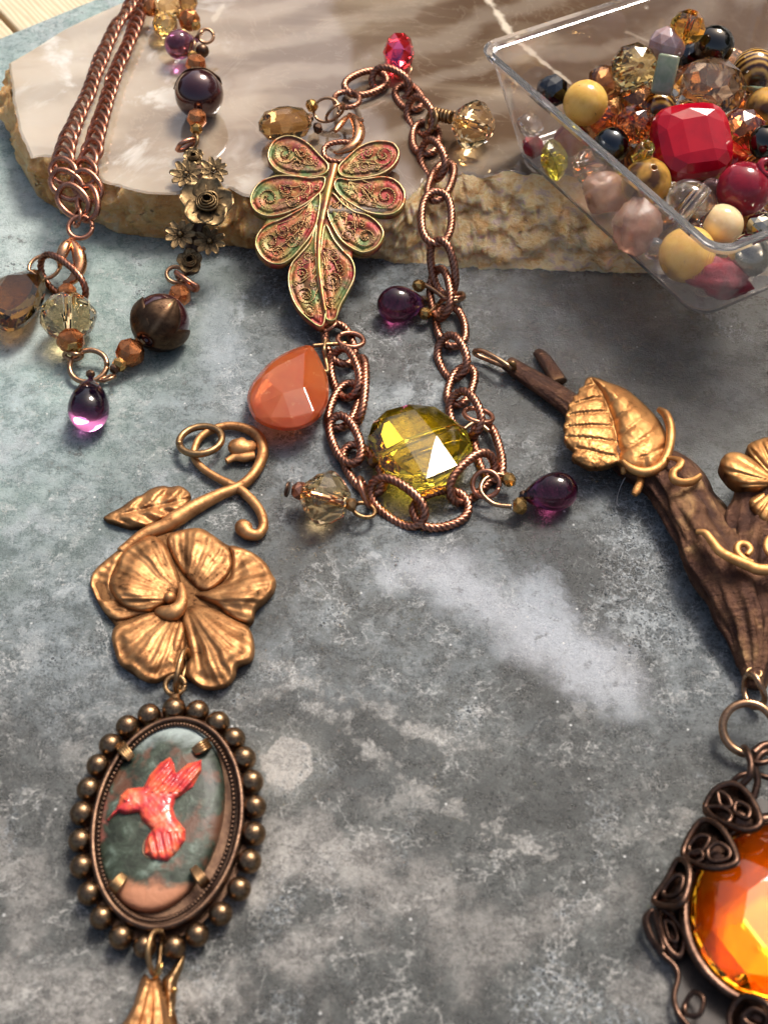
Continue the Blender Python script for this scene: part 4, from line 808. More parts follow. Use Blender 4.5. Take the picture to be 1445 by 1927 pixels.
def leaf_cap(x, y, z, r, ax, mat, n=4, span=100, name='bead_cap'):
    """Leaf-shaped petals pressed round a bead."""
    root = link(bpy.data.objects.new(name, None), nk, TRS(P(x, y, z), frame(ax)))
    for q in range(n):
        V, F, g = [], [], []; nu, nv = 13, 15; a0 = 2 * math.pi * q / n + .5
        for lay, rr in ((0, r * 1.055), (1, r * 1.01)):
            for i in range(nv):
                t = i / (nv - 1); wd = math.radians(56) * (math.sin(math.pi * (.12 + .88 * t) ** .75) ** .8) + .001
                for j in range(nu):
                    s = j / (nu - 1) * 2 - 1; ph = math.pi - R(14 + span * t) ; az = a0 + s * wd / max(.55, math.sin(ph)) * .9
                    vein = max(0, 1 - abs(s) * 7) + .7 * max(0, math.cos((abs(s) * 5 - t * 16)) - .55)
                    ra = rr + (r * .035 * min(1, vein) - r * .02 * (abs(s) > .85) if lay == 0 else 0)
                    V.append((ra * math.sin(ph) * math.cos(az), ra * math.sin(ph) * math.sin(az), ra * math.cos(ph))); g.append(.75 - .75 * min(1, vein) if lay == 0 else .8)
        o_ = nu * nv
        for i in range(nv - 1):
            for j in range(nu - 1):
                a = i * nu + j; F.append((a, a + 1, a + nu + 1, a + nu)); F.append((o_ + a, o_ + a + nu, o_ + a + nu + 1, o_ + a + 1))
        bd = [j for j in range(nu)] + [i * nu + nu - 1 for i in range(1, nv)] + [(nv - 1) * nu + j for j in range(nu - 2, -1, -1)] + [i * nu for i in range(nv - 2, 0, -1)]
        for a, b in zip(bd, bd[1:] + bd[:1]): F.append((b, a, o_ + a, o_ + b))
        inst('leaf_petal', fixn(mdata('leaf_petal', V, F, mat, True, g)), root, WM[root.name])
    return root
CAPB = metal('antique_cap_brass', (.24, .145, .08), (.16, .09, .05), (.035, .02, .014), .36, 6, .3, .3)
leaf_cap(303, 606, pz, 54 / K(303, 606, pz), A_, CAPB)
fire(338, 556, .40, 22, ax_px(325, 580, 345, 540, .4)); jring(331, 517, .38, 21, nk, 300, 20, WIRE, .24); wire([(332, 512, .5), (345, 522, .52), (360, 533, .45), (372, 540, .35), (366, 546, .25), (350, 536, .22), (336, 522, .25), (332, 512, .5)], 5, nk, COPPER)
# flower bar
fq = zz((290, 240), 6.022)
def zf_(x, y): return float(np.interp(y, [285, 340, 385, 450, 490, 520], [HS + .22, HS + .22, HS + .28, .98, .62, .45]))
bar = link(bpy.data.objects.new('flower_bar', None), nk, Matrix.Translation(P(380, 400, 1)))
FLOW = metal('antique_flower_brass', (.36, .245, .12), (.24, .155, .075), (.035, .023, .014), .36, 7, .3, .3)
sp_ = spline([(*P(x, y, zf_(x, y) - .13),) for x, y in ((365, 285), (372, 320), (384, 380), (370, 440), (358, 490), (362, 515))], 8); v, f, _ = sweep(sp_, .17, 10, False, flat=.45); obj('bar_back', v, f, DARKBRASS, bar)
def petal(L, W_, cup, mat, name='petal', tipr=.55):
    V, F, g = [], [], []; nu, nv = 9, 10
    for lay in (0, 1):
        for i in range(nv):
            t = i / (nv - 1); wd = W_ * (math.sin(math.pi * min(1, .10 + .80 * t ** tipr)) ** .7)
            for j in range(nu):
                s = j / (nu - 1) * 2 - 1; x = L * (.16 + .84 * t) * (1 - .06 * s * s * t); z = cup * (t ** 1.6) * .6 + cup * .55 * s * s * (.3 + .7 * t) - (0 if lay == 0 else L * .09) + .012 * L * math.cos(s * 12) * t
                V.append((x, s * wd, z)); g.append((.8 * (1 - t) ** 2.2 + .2 * (math.cos(s * 12) < -.5)) if lay == 0 else .8)
    o_ = nu * nv
    for i in range(nv - 1):
        for j in range(nu - 1):
            a = i * nu + j; F.append((a, a + 1, a + nu + 1, a + nu)); F.append((o_ + a, o_ + a + nu, o_ + a + nu + 1, o_ + a + 1))
    bd = [j for j in range(nu)] + [i * nu + nu - 1 for i in range(1, nv)] + [(nv - 1) * nu + j for j in range(nu - 2, -1, -1)] + [i * nu for i in range(nv - 2, 0, -1)]
    for a, b in zip(bd, bd[1:] + bd[:1]): F.append((b, a, o_ + a, o_ + b))
    return fixn(mdata(name, V, F, mat, True, g))
DP = petal(1.0, .27, .10, FLOW); RP = petal(1.0, .60, .20, FLOW)
def small_flower(x, y, rp, n, pm, name, tilt=(0, -.45, 1), tw=0.0, zo=0.0):
    z = zf_(*fq(x, y)) + zo; X, Y = fq(x, y); c = P(X, Y, z); r = rp / 6.022 / K(X, Y, z); rot = frame(tilt)
    for q in range(n):
        M = Matrix.Translation(c) @ rot.to_4x4() @ Matrix.Rotation(tw + 2 * math.pi * q / n + random.uniform(-.06, .06), 4, 'Z') @ Matrix.Scale(r * random.uniform(.93, 1.04), 4); inst('petal', pm, bar, M)
    return c, rot, r
for x, y, rp, tw in ((362, 530, 185, .2), (675, 485, 175, .5), (300, 1210, 190, .1), (632, 1290, 185, .4)):
    c, rot, r = small_flower(x, y, rp, 9, DP, 'daisy', (.05 * random.uniform(-1, 1), -.5, 1), tw, .05); s, f = sphere(r * .16, 12, 8); inst('daisy_eye', mdata('daisy_eye', s, f, FLOW), bar, TRS(c + rot @ Vector((0, 0, r * .06)), rot))
c, rot, r = small_flower(610, 860, 315, 5, RP, 'rose', (.05, -.5, 1), 1.35, .10)
def rose_heart(c, rot, r, par, n=4):
    for q in range(n):
        rr = r * (1 - .2 * q); hh = r * (.55 + .16 * q); V, F, g = [], [], []; na, nz = 26, 6
        for lay in (0, 1):
            for i in range(nz):
                t = i / (nz - 1)
                for j in range(na):
                    a = 2 * math.pi * j / na; q2 = rr * (.45 + .62 * math.sin(t * 2.0) ** .8 - .10 * t) * (1 + .06 * math.sin(2.5 * a + q * 1.7)) * (1 if lay == 0 else .86)
                    V.append((q2 * math.cos(a + q), q2 * math.sin(a + q), hh * t * (1 + .14 * math.sin(1.5 * a + q * 2)))); g.append(.8 * (1 - t) if lay == 0 else .9)
        o_ = na * nz
        for i in range(nz - 1):
            for j in range(na):
                b = (j + 1) % na; F.append((i * na + j, i * na + b, (i + 1) * na + b, (i + 1) * na + j)); F.append((o_ + i * na + j, o_ + (i + 1) * na + j, o_ + (i + 1) * na + b, o_ + i * na + b))
        for j in range(na): b = (j + 1) % na; F.append(((nz - 1) * na + j, (nz - 1) * na + b, o_ + (nz - 1) * na + b, o_ + (nz - 1) * na + j)); F.append((b, j, o_ + j, o_ + b))
        inst('rose_heart', fixn(mdata('rose_heart', V, F, FLOW, True, g)), par, TRS(c, rot))
rose_heart(c, rot, r * .42, bar)
for x, y, rp in ((450, 330, 115), (410, 1520, 150)):
    c, rot, r = small_flower(x, y, rp, 5, RP, 'rosebud', (0, -.5, 1), .4, .02); rose_heart(c, rot, r * .55, bar, 3)
# beads above the bar
jring(365, 268, HS + .35, 17, nk, 200, 55, BRASS, .26); wire([(334, 282, HS + .2), (340, 272, HS + .42), (352, 265, HS + .48), (366, 263, HS + .42), (360, 272, HS + .3), (344, 282, HS + .2), (334, 282, HS + .2)], 4.6, nk, COPPER)
spacer(370, 243, HS + .5, 12, nk, (0, 1, .3), GOLD); AU = ax_px(371, 250, 374, 120, HS + .5); fire(371, 223, HS + .55, 19, AU)
pz = HS + .62; V, F = sphere(46 / K(375, 177, pz), 36, 20, 1, .05); bead_at('plum_pearl', 375, 177, pz, V, F, PEARL, nk, AU, False); leaf_cap(375, 177, pz, 46 / K(375, 177, pz), -AU, CAPB, 5, 62)
fire(369, 121, HS + .62, 20, AU); spacer(363, 104, HS + .6, 9, nk, AU, GOLD); jring(361, 92, HS + .6, 18, nk, 190, 62, WIRE, .2); jring(388, 68, HS + .5, 17, nk, 280, 30, WIRE, .22); jring(375, 66, HS + .5, 14, nk, 150, 50, WIRE, .24)
k = K(380, 95, HS + .4); V, F = sphere(13 / k, 16, 10); bead_at('dark_bead', 381, 96, HS + .4, V, F, DARKBRASS, nk, (0, 0, 1), False)
purple(337, 84, 372, 74, HS + .5, 27, nk, 'purple_drop', glass('plum_glass', (.34, .12, .26)))
fire(357, 38, HS + .5, 21, ax_px(340, 25, 375, 55, HS)); spacer(341, 28, HS + .5, 10, nk, (1, -.3, 0), GOLD); spacer(369, 48, HS + .5, 10, nk, (1, -.5, 0), GOLD)
k = K(316, 14, HS + .55); V, F = fac_round(30 / k, .9, 10); bead_at('champagne_crystal', 316, 12, HS + .55, V, F, CHAMP, nk, (1, .2, .1)); V, F = fac_round(24 / k, 1.0, 9); bead_at('citrine_crystal', 311, 46, HS + .42, V, F, CITR, nk, (.5, -1, 0))
fire(286, 15, HS + .5, 17, (1, .3, 0)); spacer(298, 22, HS + .5, 8, nk, (1, .2, 0), GOLD); k = K(343, 6, HS + .5); V, F = fac_round(22 / k, 1, 9); bead_at('smoky_crystal', 350, 4, HS + .5, V, F, SMOKY, nk, (1, 0, .2))
# ================================================================== lower left pendant: vine and flower stamping, bird cameo, tulip drop
pd = thing('flower_pendant', P(330, 1200, 0), 'bronze flower and vine pendant with a bead-edged oval picture of a red bird', 'pendant')
f7 = zz((140, 760), 3.4405); FC = f7(715, 1270)
ZB = .12
def petal_h(cx, cy_, amp, nf, ph, up=.10, edge=.07):
    def h(x, y, d):
        a = math.atan2(y - FC[1], x - FC[0]); r = math.hypot(x - FC[0], y - FC[1]) / 150
        e = 1 - math.exp(-d / 5.0)
        vein = .007 * math.cos(a * 58 + 3 * fbm(x, y, ph, .02, 2)) * min(1, r * 1.2) * min(1, d / 8) + .016 * math.cos(a * nf * 6 + ph + 1.5 * fbm(x, y, ph, .02, 2)) * min(1, r * 1.3) * min(1, d / 14) + .05 * math.cos(a * nf * 1.9 + ph * 2) * min(1, r) * min(1, d / 10) - .07 * math.exp(-((d - 16) / 11) ** 2) * min(1, r)
        return e * (edge + up * math.sin(min(1, r) * math.pi * .62) + amp * math.cos(a * nf + ph) * r) + vein + .007 * fbm(x, y, ph, .05, 3) - .10 * math.exp(-r * r * 26)
    return h
def petal_pat(ph):
    def p_(x, y, d):
        r = math.hypot(x - FC[0], y - FC[1]) / 150; a = math.atan2(y - FC[1], x - FC[0])
        return max(0, .45 * math.exp(-d / 3.0) + .7 * math.exp(-r * 5) + .45 * max(0, math.cos(a * 58 + 3 * fbm(x, y, ph, .02, 2)) - .55) * min(1, d / 8) + .6 * max(0, mnoise.noise(Vector((a * 9, r * 1.3, ph)))) * min(1, r * 2) + .55 * math.exp(-((d - 17) / 9) ** 2) * max(0, .5 + fbm(x, y, ph, .03, 2)) - .08)
    return p_
fl = link(bpy.data.objects.new('bronze_flower', None), pd, Matrix.Translation(P(340, 1120, 0)))
BASEO = [(560, 800), (420, 850), (280, 950), (140, 1070), (105, 1150), (125, 1220), (160, 1290), (210, 1360), (270, 1440), (250, 1500), (265, 1590), (300, 1680), (430, 1770), (520, 1795), (620, 1755), (720, 1740), (860, 1835), (980, 1820), (1040, 1760), (1060, 1700), (1150, 1650), (1160, 1560), (1125, 1450), (1160, 1400), (1170, 1340), (1230, 1280), (1285, 1220), (1298, 1150), (1230, 1025), (1130, 955), (1005, 920), (900, 855), (800, 812), (650, 832)]
relief('back_plate', [f7(*p) for p in BASEO], lambda x, y: ZB, lambda x, y, d: .0 - .03 * math.exp(-d / 3), 7, BRONZE, fl, .12, lambda x, y, d: .75)
PET = [('sepal', [(570, 800), (420, 850), (280, 950), (140, 1070), (105, 1150), (125, 1220), (160, 1290), (210, 1360), (290, 1398), (400, 1372), (480, 1350), (310, 1290), (235, 1190), (262, 1080), (330, 970), (450, 870)], .0, 3, 1.0, .02, .05),
 ('petal', [(755, 1160), (640, 1000), (600, 880), (650, 828), (800, 803), (900, 850), (970, 910), (1012, 960), (1020, 1060), (960, 1150), (850, 1215)], .05, 3, .5, .12, .07),
 ('petal', [(700, 1180), (645, 1020), (590, 905), (500, 850), (400, 890), (305, 970), (275, 1070), (232, 1130), (230, 1200), (290, 1290), (380, 1340), (480, 1350), (570, 1310), (670, 1250)], .05, 3, 2.6, .15, .10),
 ('petal', [(770, 1235), (900, 1190), (1005, 1120), (1022, 1000), (1005, 918), (1130, 950), (1230, 1020), (1280, 1100), (1306, 1150), (1290, 1222), (1230, 1290), (1172, 1340), (1160, 1400), (1100, 1416), (1000, 1375), (920, 1305)], .06, 4, .4, .10, .08),
 ('petal', [(690, 1400), (600, 1360), (480, 1350), (360, 1398), (270, 1440), (243, 1500), (258, 1590), (300, 1690), (370, 1722), (430, 1780), (520, 1802), (620, 1762), (705, 1735), (722, 1600), (716, 1480)], .04, 4, 1.4, .12, .09),
 ('petal', [(700, 1330), (780, 1295), (900, 1325), (1030, 1392), (1130, 1450), (1167, 1560), (1150, 1662), (1062, 1702), (1040, 1772), (980, 1832), (860, 1846), (765, 1802), (722, 1740), (740, 1600), (722, 1500), (692, 1410)], .05, 4, 3.0, .13, .10)]
HOLE = f7(725, 1632)
for nm, o, amp, nf, ph, up, ed in PET:
    h0 = petal_h(0, 0, amp, nf, ph, up, ed)
    hf = (lambda h0: lambda x, y, d: h0(x, y, d) * (1 - .9 * math.exp(-((x - HOLE[0]) ** 2 + (y - HOLE[1]) ** 2) / 110)))(h0)
    p0 = petal_pat(ph); pf = (lambda p0: lambda x, y, d: min(1, max(0, p0(x, y, d)) + 1.0 * math.exp(-((x - HOLE[0]) ** 2 + (y - HOLE[1]) ** 2) / 120)))(p0)
    relief(nm, [f7(*p) for p in o], lambda x, y: ZB + .03, hf, 2.6, BRONZE, fl, .05, pf)
def vine(name, pts, q, mat, parent, flat=.8, n=10, z0=.14):
    s = spline([(*P(*q(p[0], p[1]), p[3] if len(p) > 3 else z0), p[2]) for p in pts], n); kk = K(*q(pts[0][0], pts[0][1]), z0)
    sc = 1.0 / (q(1, 0)[0] - q(0, 0)[0]); v, f, _ = sweep(s[:, :3], s[:, 3] * (1.22 if q is f7 else 1) / sc / kk, 14, False, flat=flat); return obj(name, v, f, mat, parent)
vine('pistil', [(690, 1165, 14, .30), (700, 1230, 24, .36), (690, 1300, 34, .36), (640, 1350, 46, .32), (560, 1345, 30, .28), (530, 1340, 12, .22)], f7, BRONZE, fl)
s, f = sphere(42 / 3.4405 / 100, 16, 10); obj('stamen_ball', [Vector(q) + P(*f7(620, 1255), .30) for q in s], f, BRONZE, fl)
vine('stamen_rib', [(690, 1420, 10, .22), (685, 1480, 22, .26), (660, 1570, 24, .25), (640, 1650, 12, .2)], f7, BRONZE, fl)
vine('vine_stem', [(300, 960, 26), (450, 850, 36), (580, 795, 42), (660, 745, 48), (800, 660, 42), (950, 585, 34), (1060, 540, 30), (1140, 480, 30), (1200, 390, 31), (1222, 300, 32), (1190, 210, 32), (1110, 160, 28), (1000, 142, 24), (890, 170, 24), (815, 220, 22), (780, 290, 20), (778, 350, 20), (830, 415, 22), (920, 475, 22), (1010, 520, 24)], f7, BRONZE, fl, 1.0)
vine('vine_tendril', [(1000, 520, 24), (1080, 560, 26), (1160, 635, 26), (1210, 710, 26), (1225, 790, 26), (1190, 845, 28), (1130, 840, 36), (1095, 800, 46), (1090, 770, 30)], f7, BRONZE, fl, 1.0)
vine('vine_bud', [(1165, 260, 26), (1120, 280, 52, .16), (1060, 275, 60, .18), (1020, 260, 34, .16)], f7, BRONZE, fl, .7); vine('bud_thorn', [(1170, 335, 26), (1100, 345, 30), (1040, 345, 24), (985, 372, 18)], f7, BRONZE, fl)
LV_ = [(190, 742), (230, 708), (300, 672), (345, 640), (400, 602), (440, 588), (500, 548), (570, 530), (620, 538), (680, 530), (730, 558), (757, 600), (720, 670), (640, 725), (540, 772), (500, 785), (460, 802), (400, 800), (360, 803), (260, 772)]
ma, mb = np.array(f7(190, 742)), np.array(f7(745, 612)); me_ = (mb - ma) / np.linalg.norm(mb - ma); LL = np.linalg.norm(mb - ma)
def leaf_h(x, y, d):
    v = np.array([x, y]) - ma; t = v.dot(me_); s = v[0] * me_[1] - v[1] * me_[0]
    return (1 - math.exp(-d / 5)) * .14 + .05 * math.exp(-(s / 4.0) ** 2) * -1 + .045 * math.cos((t - abs(s) * 1.0) / LL * 2 * math.pi * 4) * min(1, abs(s) / 12) * min(1, d / 8) + .02 * fbm(x, y, 0, .08, 3)
relief('bronze_leaf', [f7(*p) for p in LV_], lambda x, y: .10, leaf_h, 2.2, BRONZE, fl, .08, lambda x, y, d: min(1, .5 * math.exp(-d / 3) + .35 * max(0, -leaf_h(x, y, d) + .12) * 8))
x_, y_ = f7(818, 236); jring(x_, y_, .26, 47, pd, 110, 8, BRASS, .17)
x_, y_ = f7(690, 1740); a_ = [(350, 1238, .34), (343, 1229, .42), (350, 1226, .46)]
wire([(356, 1236, .20), (352, 1224, .42), (345, 1228, .55), (338, 1250, .58), (333, 1275, .52), (331, 1292, .36), (334, 1300, .22), (340, 1292, .14), (347, 1265, .08), (355, 1245, .10), (356, 1236, .20)], 5.5, pd, BRASS, 'jump_ring')
# ---- oval bezel with ball edge
c8 = zz((100, 1280), 2.9783)
def ell(c, a, b, n=96, z=.2): return [(*c8(c[0] + a[0] * math.cos(t) + b[0] * math.sin(t), c[1] + a[1] * math.cos(t) + b[1] * math.sin(t)), z) for t in np.linspace(0, 2 * math.pi, n, False)]
st = link(bpy.data.objects.new('oval_setting', None), pd, Matrix.Translation(P(*c8(640, 800), .1)))
v, f, _ = sweep([P(*p) for p in ell((642, 800), (402, -55), (-28, 572), 120, .14)], .13, 10, True, flat=.6); obj('setting_base', v, f, DARKBRASS, st)
o = ell((640, 815), (472, -62), (-35, 652), 64, .0); bot_ = [P(x, y, .04) for x, y, z in o]; V = bot_ + [P(x, y, .13) for x, y, z in o]; m = len(o)
F = [tuple(range(m))[::-1], tuple(range(m, 2 * m))] + [(i, (i + 1) % m, m + (i + 1) % m, m + i) for i in range(m)]; obj('back_plate', V, F, DARKBRASS, st, False)
v, f, _ = sweep([P(*p) for p in ell((640, 802), (416, -56), (-28, 582), 120, .34)], .055, 10, True); obj('bezel_rim', v, f, DARKBRASS, st)
ri = ell((634, 798), (378, -54), (-30, 548), 132, .36); bits = []
for x, y, z in ri: s, f = sphere(.042, 8, 5); c = P(x, y, z); bits.append(([Vector(q) + c for q in s], f))
v, f = join(*bits); obj('milgrain_edge', v, f, DARKBRASS, st)['kind'] = 'stuff'
wl, wl2 = ell((640, 802), (408, -55), (-28, 574), 96, .36), ell((640, 800), (388, -54), (-30, 556), 96, .12)
V = [P(*p) for p in wl] + [P(*p) for p in wl2]; m = 96; obj('bezel_wall', V, [(i, (i + 1) % m, m + (i + 1) % m, m + i) for i in range(m)], DARKBRASS, st, True, None, False)
BALLS = [(680, 165), (810, 178), (925, 240), (1013, 330), (1070, 440), (1112, 570), (1130, 710), (1125, 862), (1100, 1015), (1043, 1170), (940, 1310), (808, 1428), (680, 1495), (515, 1492), (382, 1440), (275, 1330), (205, 1195), (165, 1045), (155, 900), (165, 748), (203, 612), (255, 480), (325, 365), (420, 262), (540, 198)]
BALLM = metal('worn_ball_brass', (.30, .19, .10), (.15, .09, .055), (.04, .025, .018), .27, 5, .2, .4)
s, f = sphere(1, 24, 14); ball = mdata('edge_ball', s, f, BALLM)
for x, y in BALLS: X, Y = c8(x, y); inst('edge_ball', ball, st, TRS(P(X, Y, .23), None, (23 + random.uniform(-.6, .6)) / K(X, Y, .23)))
X, Y = c8(685, 28); jring(X, Y, .22, 23, st, 270, 15, BRASS, .26, 'setting_loop'); vine('loop_neck', [(685, 85, 26, .2), (683, 130, 34, .22), (680, 170, 30, .22)], c8, BRASS, st)
# ---- picture: domed porcelain with a raised bird
n = Nodes('painted_cabochon'); w_ = n.objc(); q1 = n.noise(w_, .9, 6, .62, .8); q2 = n.noise(w_, 3.5, 6, .7, .5); q4_ = n.noise(w_, 1.3, 4, .6)
c = n.ramp(n.math('ADD', n.math('MULTIPLY', q1, .42), n.math('MULTIPLY', q2, .58)), [(.37, (.008, .010, .007)), (.46, (.024, .030, .020)), (.55, (.052, .068, .048)), (.66, (.17, .22, .18))])
c = n.mix(n.rng(q4_, .53, .62, 0, .65), c, (.15, .055, .03)); wy = n.sep(w_)[1]; wx = n.sep(w_)[0]
c = n.mix(n.rng(n.math('ADD', wy, n.math('MULTIPLY', n.math('SUBTRACT', q1, .5), 1.2)), -1.22, -1.5), c, (.50, .22, .12)); c = n.mix(n.rng(n.math('ADD', wx, n.math('MULTIPLY', n.math('SUBTRACT', q2, .5), .6)), -.86, -1.0, 0, .6), c, (.45, .15, .12))
c = n.mix(n.rng(n.math('SUBTRACT', wy, n.math('MULTIPLY', n.math('SUBTRACT', q1, .5), 1.5)), 1.0, 1.5, 0, .6), c, (.50, .58, .56))
n.set(Base_Color=c, Roughness=.40, Specular_IOR_Level=.25, Coat_Weight=.05, Coat_Roughness=.12); n.bump(q2, .5, .05); CABM = n.m
cab = [p[:2] for p in ell((608, 758), (352, -52), (-46, 532), 48)]
cabo = relief('picture_cabochon', cab, lambda x, y: .26, lambda x, y, d: .16 * (1 - math.exp(-d / 28)) - .04 * math.exp(-d / 3), 4, CABM, pd, .18)
n = Nodes('painted_red_bird'); w_ = n.objc(); q1 = n.noise(w_, 3, 5, .6, .5); q2 = n.noise(w_, 8, 5, .7)
c = n.ramp(q1, [(.34, (.36, .014, .03)), (.46, (.66, .055, .045)), (.56, (.80, .12, .05)), (.68, (.88, .30, .16))]); c = n.mix(n.rng(q2, .56, .7, 0, .6), c, (.25, .02, .05)); n.set(Base_Color=c, Roughness=.28, Coat_Weight=.5); n.bump(q2, .2, .02); BIRD = n.m
BO = [(300, 780), (352, 722), (366, 692), (378, 645), (418, 608), (470, 600), (508, 598), (540, 532), (600, 462), (655, 428), (680, 462), (690, 520), (755, 466), (832, 446), (832, 508), (785, 600), (725, 645), (690, 668), (676, 715), (690, 768), (745, 840), (742, 900), (692, 970), (642, 1018), (560, 1005), (510, 972), (516, 900), (552, 840), (495, 780), (482, 742), (400, 752), (366, 738)]
def bird_h(x, y, d):
    X, Y = (x - 100) * 2.9783, (y - 1280) * 2.9783
    wing = .022 * math.cos((X * .75 + Y * .65) * .16) if Y < 630 and X > 515 else .02 * math.cos((X * .95 - Y * .2) * .15) if Y > 850 else 0
    eye = .05 * math.exp(-((X - 408) ** 2 + (Y - 668) ** 2) / 160)
    return .13 * (1 - math.exp(-d / 5)) + wing * min(1, d / 4) + eye + .008 * fbm(x, y, 0, .12, 3)
relief('raised_bird', [c8(*p) for p in BO], lambda x, y: .395, bird_h, 1.7, BIRD, cabo, .06, None, False)
vine('bird_outline', [(x, y, 4, .41) for x, y in [(300, 780), (366, 735), (482, 745), (500, 790), (552, 840), (514, 900), (508, 972), (560, 1010)]], c8, DARKBRASS, cabo)
for x, y, tx, ty in ((395, 385, 440, 440), (850, 365, 790, 400), (345, 1160, 400, 1090), (838, 1120, 785, 1050)):
    bits = []; 
    for q in (-1.5, -.5, .5, 1.5):
        a = np.array(c8(x, y)); b = np.array(c8(tx, ty)); e_ = (b - a); pr = np.array([-e_[1], e_[0]]) / np.linalg.norm(e_) * 5 * q; sp_ = [P(*(a - e_ * .4 + pr), .30), P(*(a + pr), .46), P(*(a + e_ * .55 + pr * .9), .47), P(*(b + pr * .6), .42)]
        v, f, _ = sweep(spline(sp_, 5), [.032] * 15 + [.02], 8); bits.append((v, f))
    v, f = join(*bits); obj('claw', v, f, BRASS, st)
# ---- tulip drop
c9 = zz((200, 1700), 6.568)
wire([(302, 1752, .42), (290, 1754, .5), (282, 1770, .55), (279, 1795, .52), (284, 1822, .4), (292, 1832, .28), (300, 1815, .14), (304, 1780, .12), (306, 1760, .25), (302, 1752, .42)], 5.5, pd, BRASS, 'jump_ring')
def tul_h(x, y, d):
    cx = 283 - (y - 1835) * .22; wd = 10 + (y - 1830) * .56; q_ = (x - cx) / max(wd, 8); rx = x * 1.0 - cx
    return .10 + .40 * math.sqrt(max(0, 1 - min(1, q_ * q_))) * min(1, d / 9 + .15) + .05 * math.cos(q_ * 7.5 + .6 + (y - 1830) * .012) * min(1, d / 6) + .018 * math.cos(q_ * 26 + y * .03) * min(1, d / 8) + .02 * fbm(x, y, 0, .04, 3)
relief('tulip_drop', [c9(*p) for p in [(475, 870), (520, 905), (560, 930), (600, 915), (640, 890), (668, 930), (690, 1020), (740, 1150), (800, 1280), (840, 1400), (880, 1560), (900, 1750), (760, 1820), (600, 1780), (420, 1830), (250, 1780), (150, 1820), (60, 1720), (180, 1520), (260, 1400), (330, 1270), (380, 1110), (420, 960)]], lambda x, y: .08, tul_h, 2.6, BRONZE, pd, .06, lambda x, y, d: max(0, min(1, .4 * math.exp(-d / 3) + 4 * (.26 - tul_h(x, y, d)))))
vine('tulip_lip', [(585, 925, 22, .42), (640, 880, 30, .5), (675, 800, 26, .55), (685, 730, 16, .55)], c9, GOLD, pd)
relief('tulip_sepal', [c9(*p) for p in [(690, 960), (780, 850), (930, 640), (970, 620), (950, 760), (880, 950), (860, 1180), (840, 1420), (900, 1560), (760, 1560), (740, 1300)]], lambda x, y: .12, lambda x, y, d: .12 * (1 - math.exp(-d / 7)) + .02 * fbm(x, y, 0, .05, 2), 3, BRASS, pd, .08)
s, f = sphere(.055, 12, 8); obj('tulip_stud', [Vector(q) + P(328, 1863, .3) for q in s], f, GOLD, pd)
# ================================================================== right pendant: bark twig, leaf, flower, tendrils and the amber stone below
tw = thing('twig_pendant', P(1250, 1000, 0), 'brown bark twig pendant with a gilt bronze leaf, flower and an amber stone below', 'pendant')
t6 = zz((860, 620), 2.4701); t10 = zz((1040, 700), 3.5679)
n = Nodes('bark_bronze'); w_ = n.objc(); q1 = n.noise(w_, 1.6, 6, .62, .6); q2 = n.noise(w_, 7, 6, .7)
c = n.ramp(q1, [(.32, (.045, .021, .016)), (.46, (.095, .044, .028)), (.58, (.17, .085, .045)), (.72, (.40, .24, .11))]); f_ = n.math('ADD', n.attr('pat'), n.rng(q2, .55, .7, 0, .5), True)
n.set(Base_Color=n.mix(f_, c, (.055, .028, .022)), Metallic=.8, Roughness=n.rng(q2, .3, .7, .28, .52)); n.bump(n.math('ADD', q2, n.noise(n.mapping(w_, rot=(0, 0, R(62)), sc=(.35, 2.2, 1)), 4, 6, .7)), .8, .06); BARK = n.m
def limb(name, pts, ns, ridge, seed, mat=BARK, flat=.62, parent=tw, zc=None):
    s = spline([(*P(*t6(p[0], p[1]), 0), p[2]) for p in pts], 16); s[:, 3] *= .001; s = resample(s[:, :4], .05); s[:, 3] *= 1000; kk = [K(*t6(pts[0][0], pts[0][1])), K(*t6(pts[-1][0], pts[-1][1]))]
    n_ = len(s); rr = s[:, 3] / 2.4701 / np.linspace(kk[0], kk[1], n_); path = s[:, :3].copy(); path[:, 2] = rr * flat + .05 if zc is None else zc
    v, f, _ = sweep(path, rr, ns, False, flat=flat); v = np.array(v); g = np.zeros(len(v))
    for i in range(n_):
        L = i * .05
        for k in range(ns):
            j = i * ns + k; a = 2 * math.pi * k / ns
            d = mnoise.noise(Vector((math.cos(a) * 3.4, math.sin(a) * 3.4, L * .7 + seed))) + .5 * mnoise.noise(Vector(tuple(path[i])) * 2.4 + Vector((math.cos(a), math.sin(a), seed)) * 1.2) + .6 * mnoise.noise(Vector((math.cos(a) * 8, math.sin(a) * 8, L * 1.1 + seed)))
            v[j] += (v[j] - path[i]) / (np.linalg.norm(v[j] - path[i]) + 1e-6) * d * ridge * min(1, rr[i] / .6) * (.25 if rr[i] < .32 else 1); g[j] = min(1, max(0, -d * 1.6 - .12))
    v[:, 2] = np.maximum(v[:, 2], .004); return obj(name, v, f, mat, parent, True, g)
tk = limb('twig_stem', [(232, 182, 40), (330, 250, 50), (430, 318, 58), (540, 400, 66), (680, 530, 90), (820, 655, 118), (970, 760, 140), (1050, 870, 140), (1120, 1000, 148), (1190, 1120, 168), (1270, 1260, 168), (1335, 1400, 150), (1365, 1520, 112), (1372, 1600, 84), (1376, 1690, 46)], 72, .13, 3)
limb('twig_branch', [(1560, 640, 150), (1470, 820, 180), (1400, 960, 175), (1360, 1090, 165), (1345, 1230, 150), (1340, 1330, 120)], 60, .12, 11)
limb('twig_stub', [(470, 270, 40), (430, 205, 36), (395, 150, 32), (368, 122, 24)], 24, .03, 17)
s6 = t6(1378, 1598); jr = P(*s6, .36)
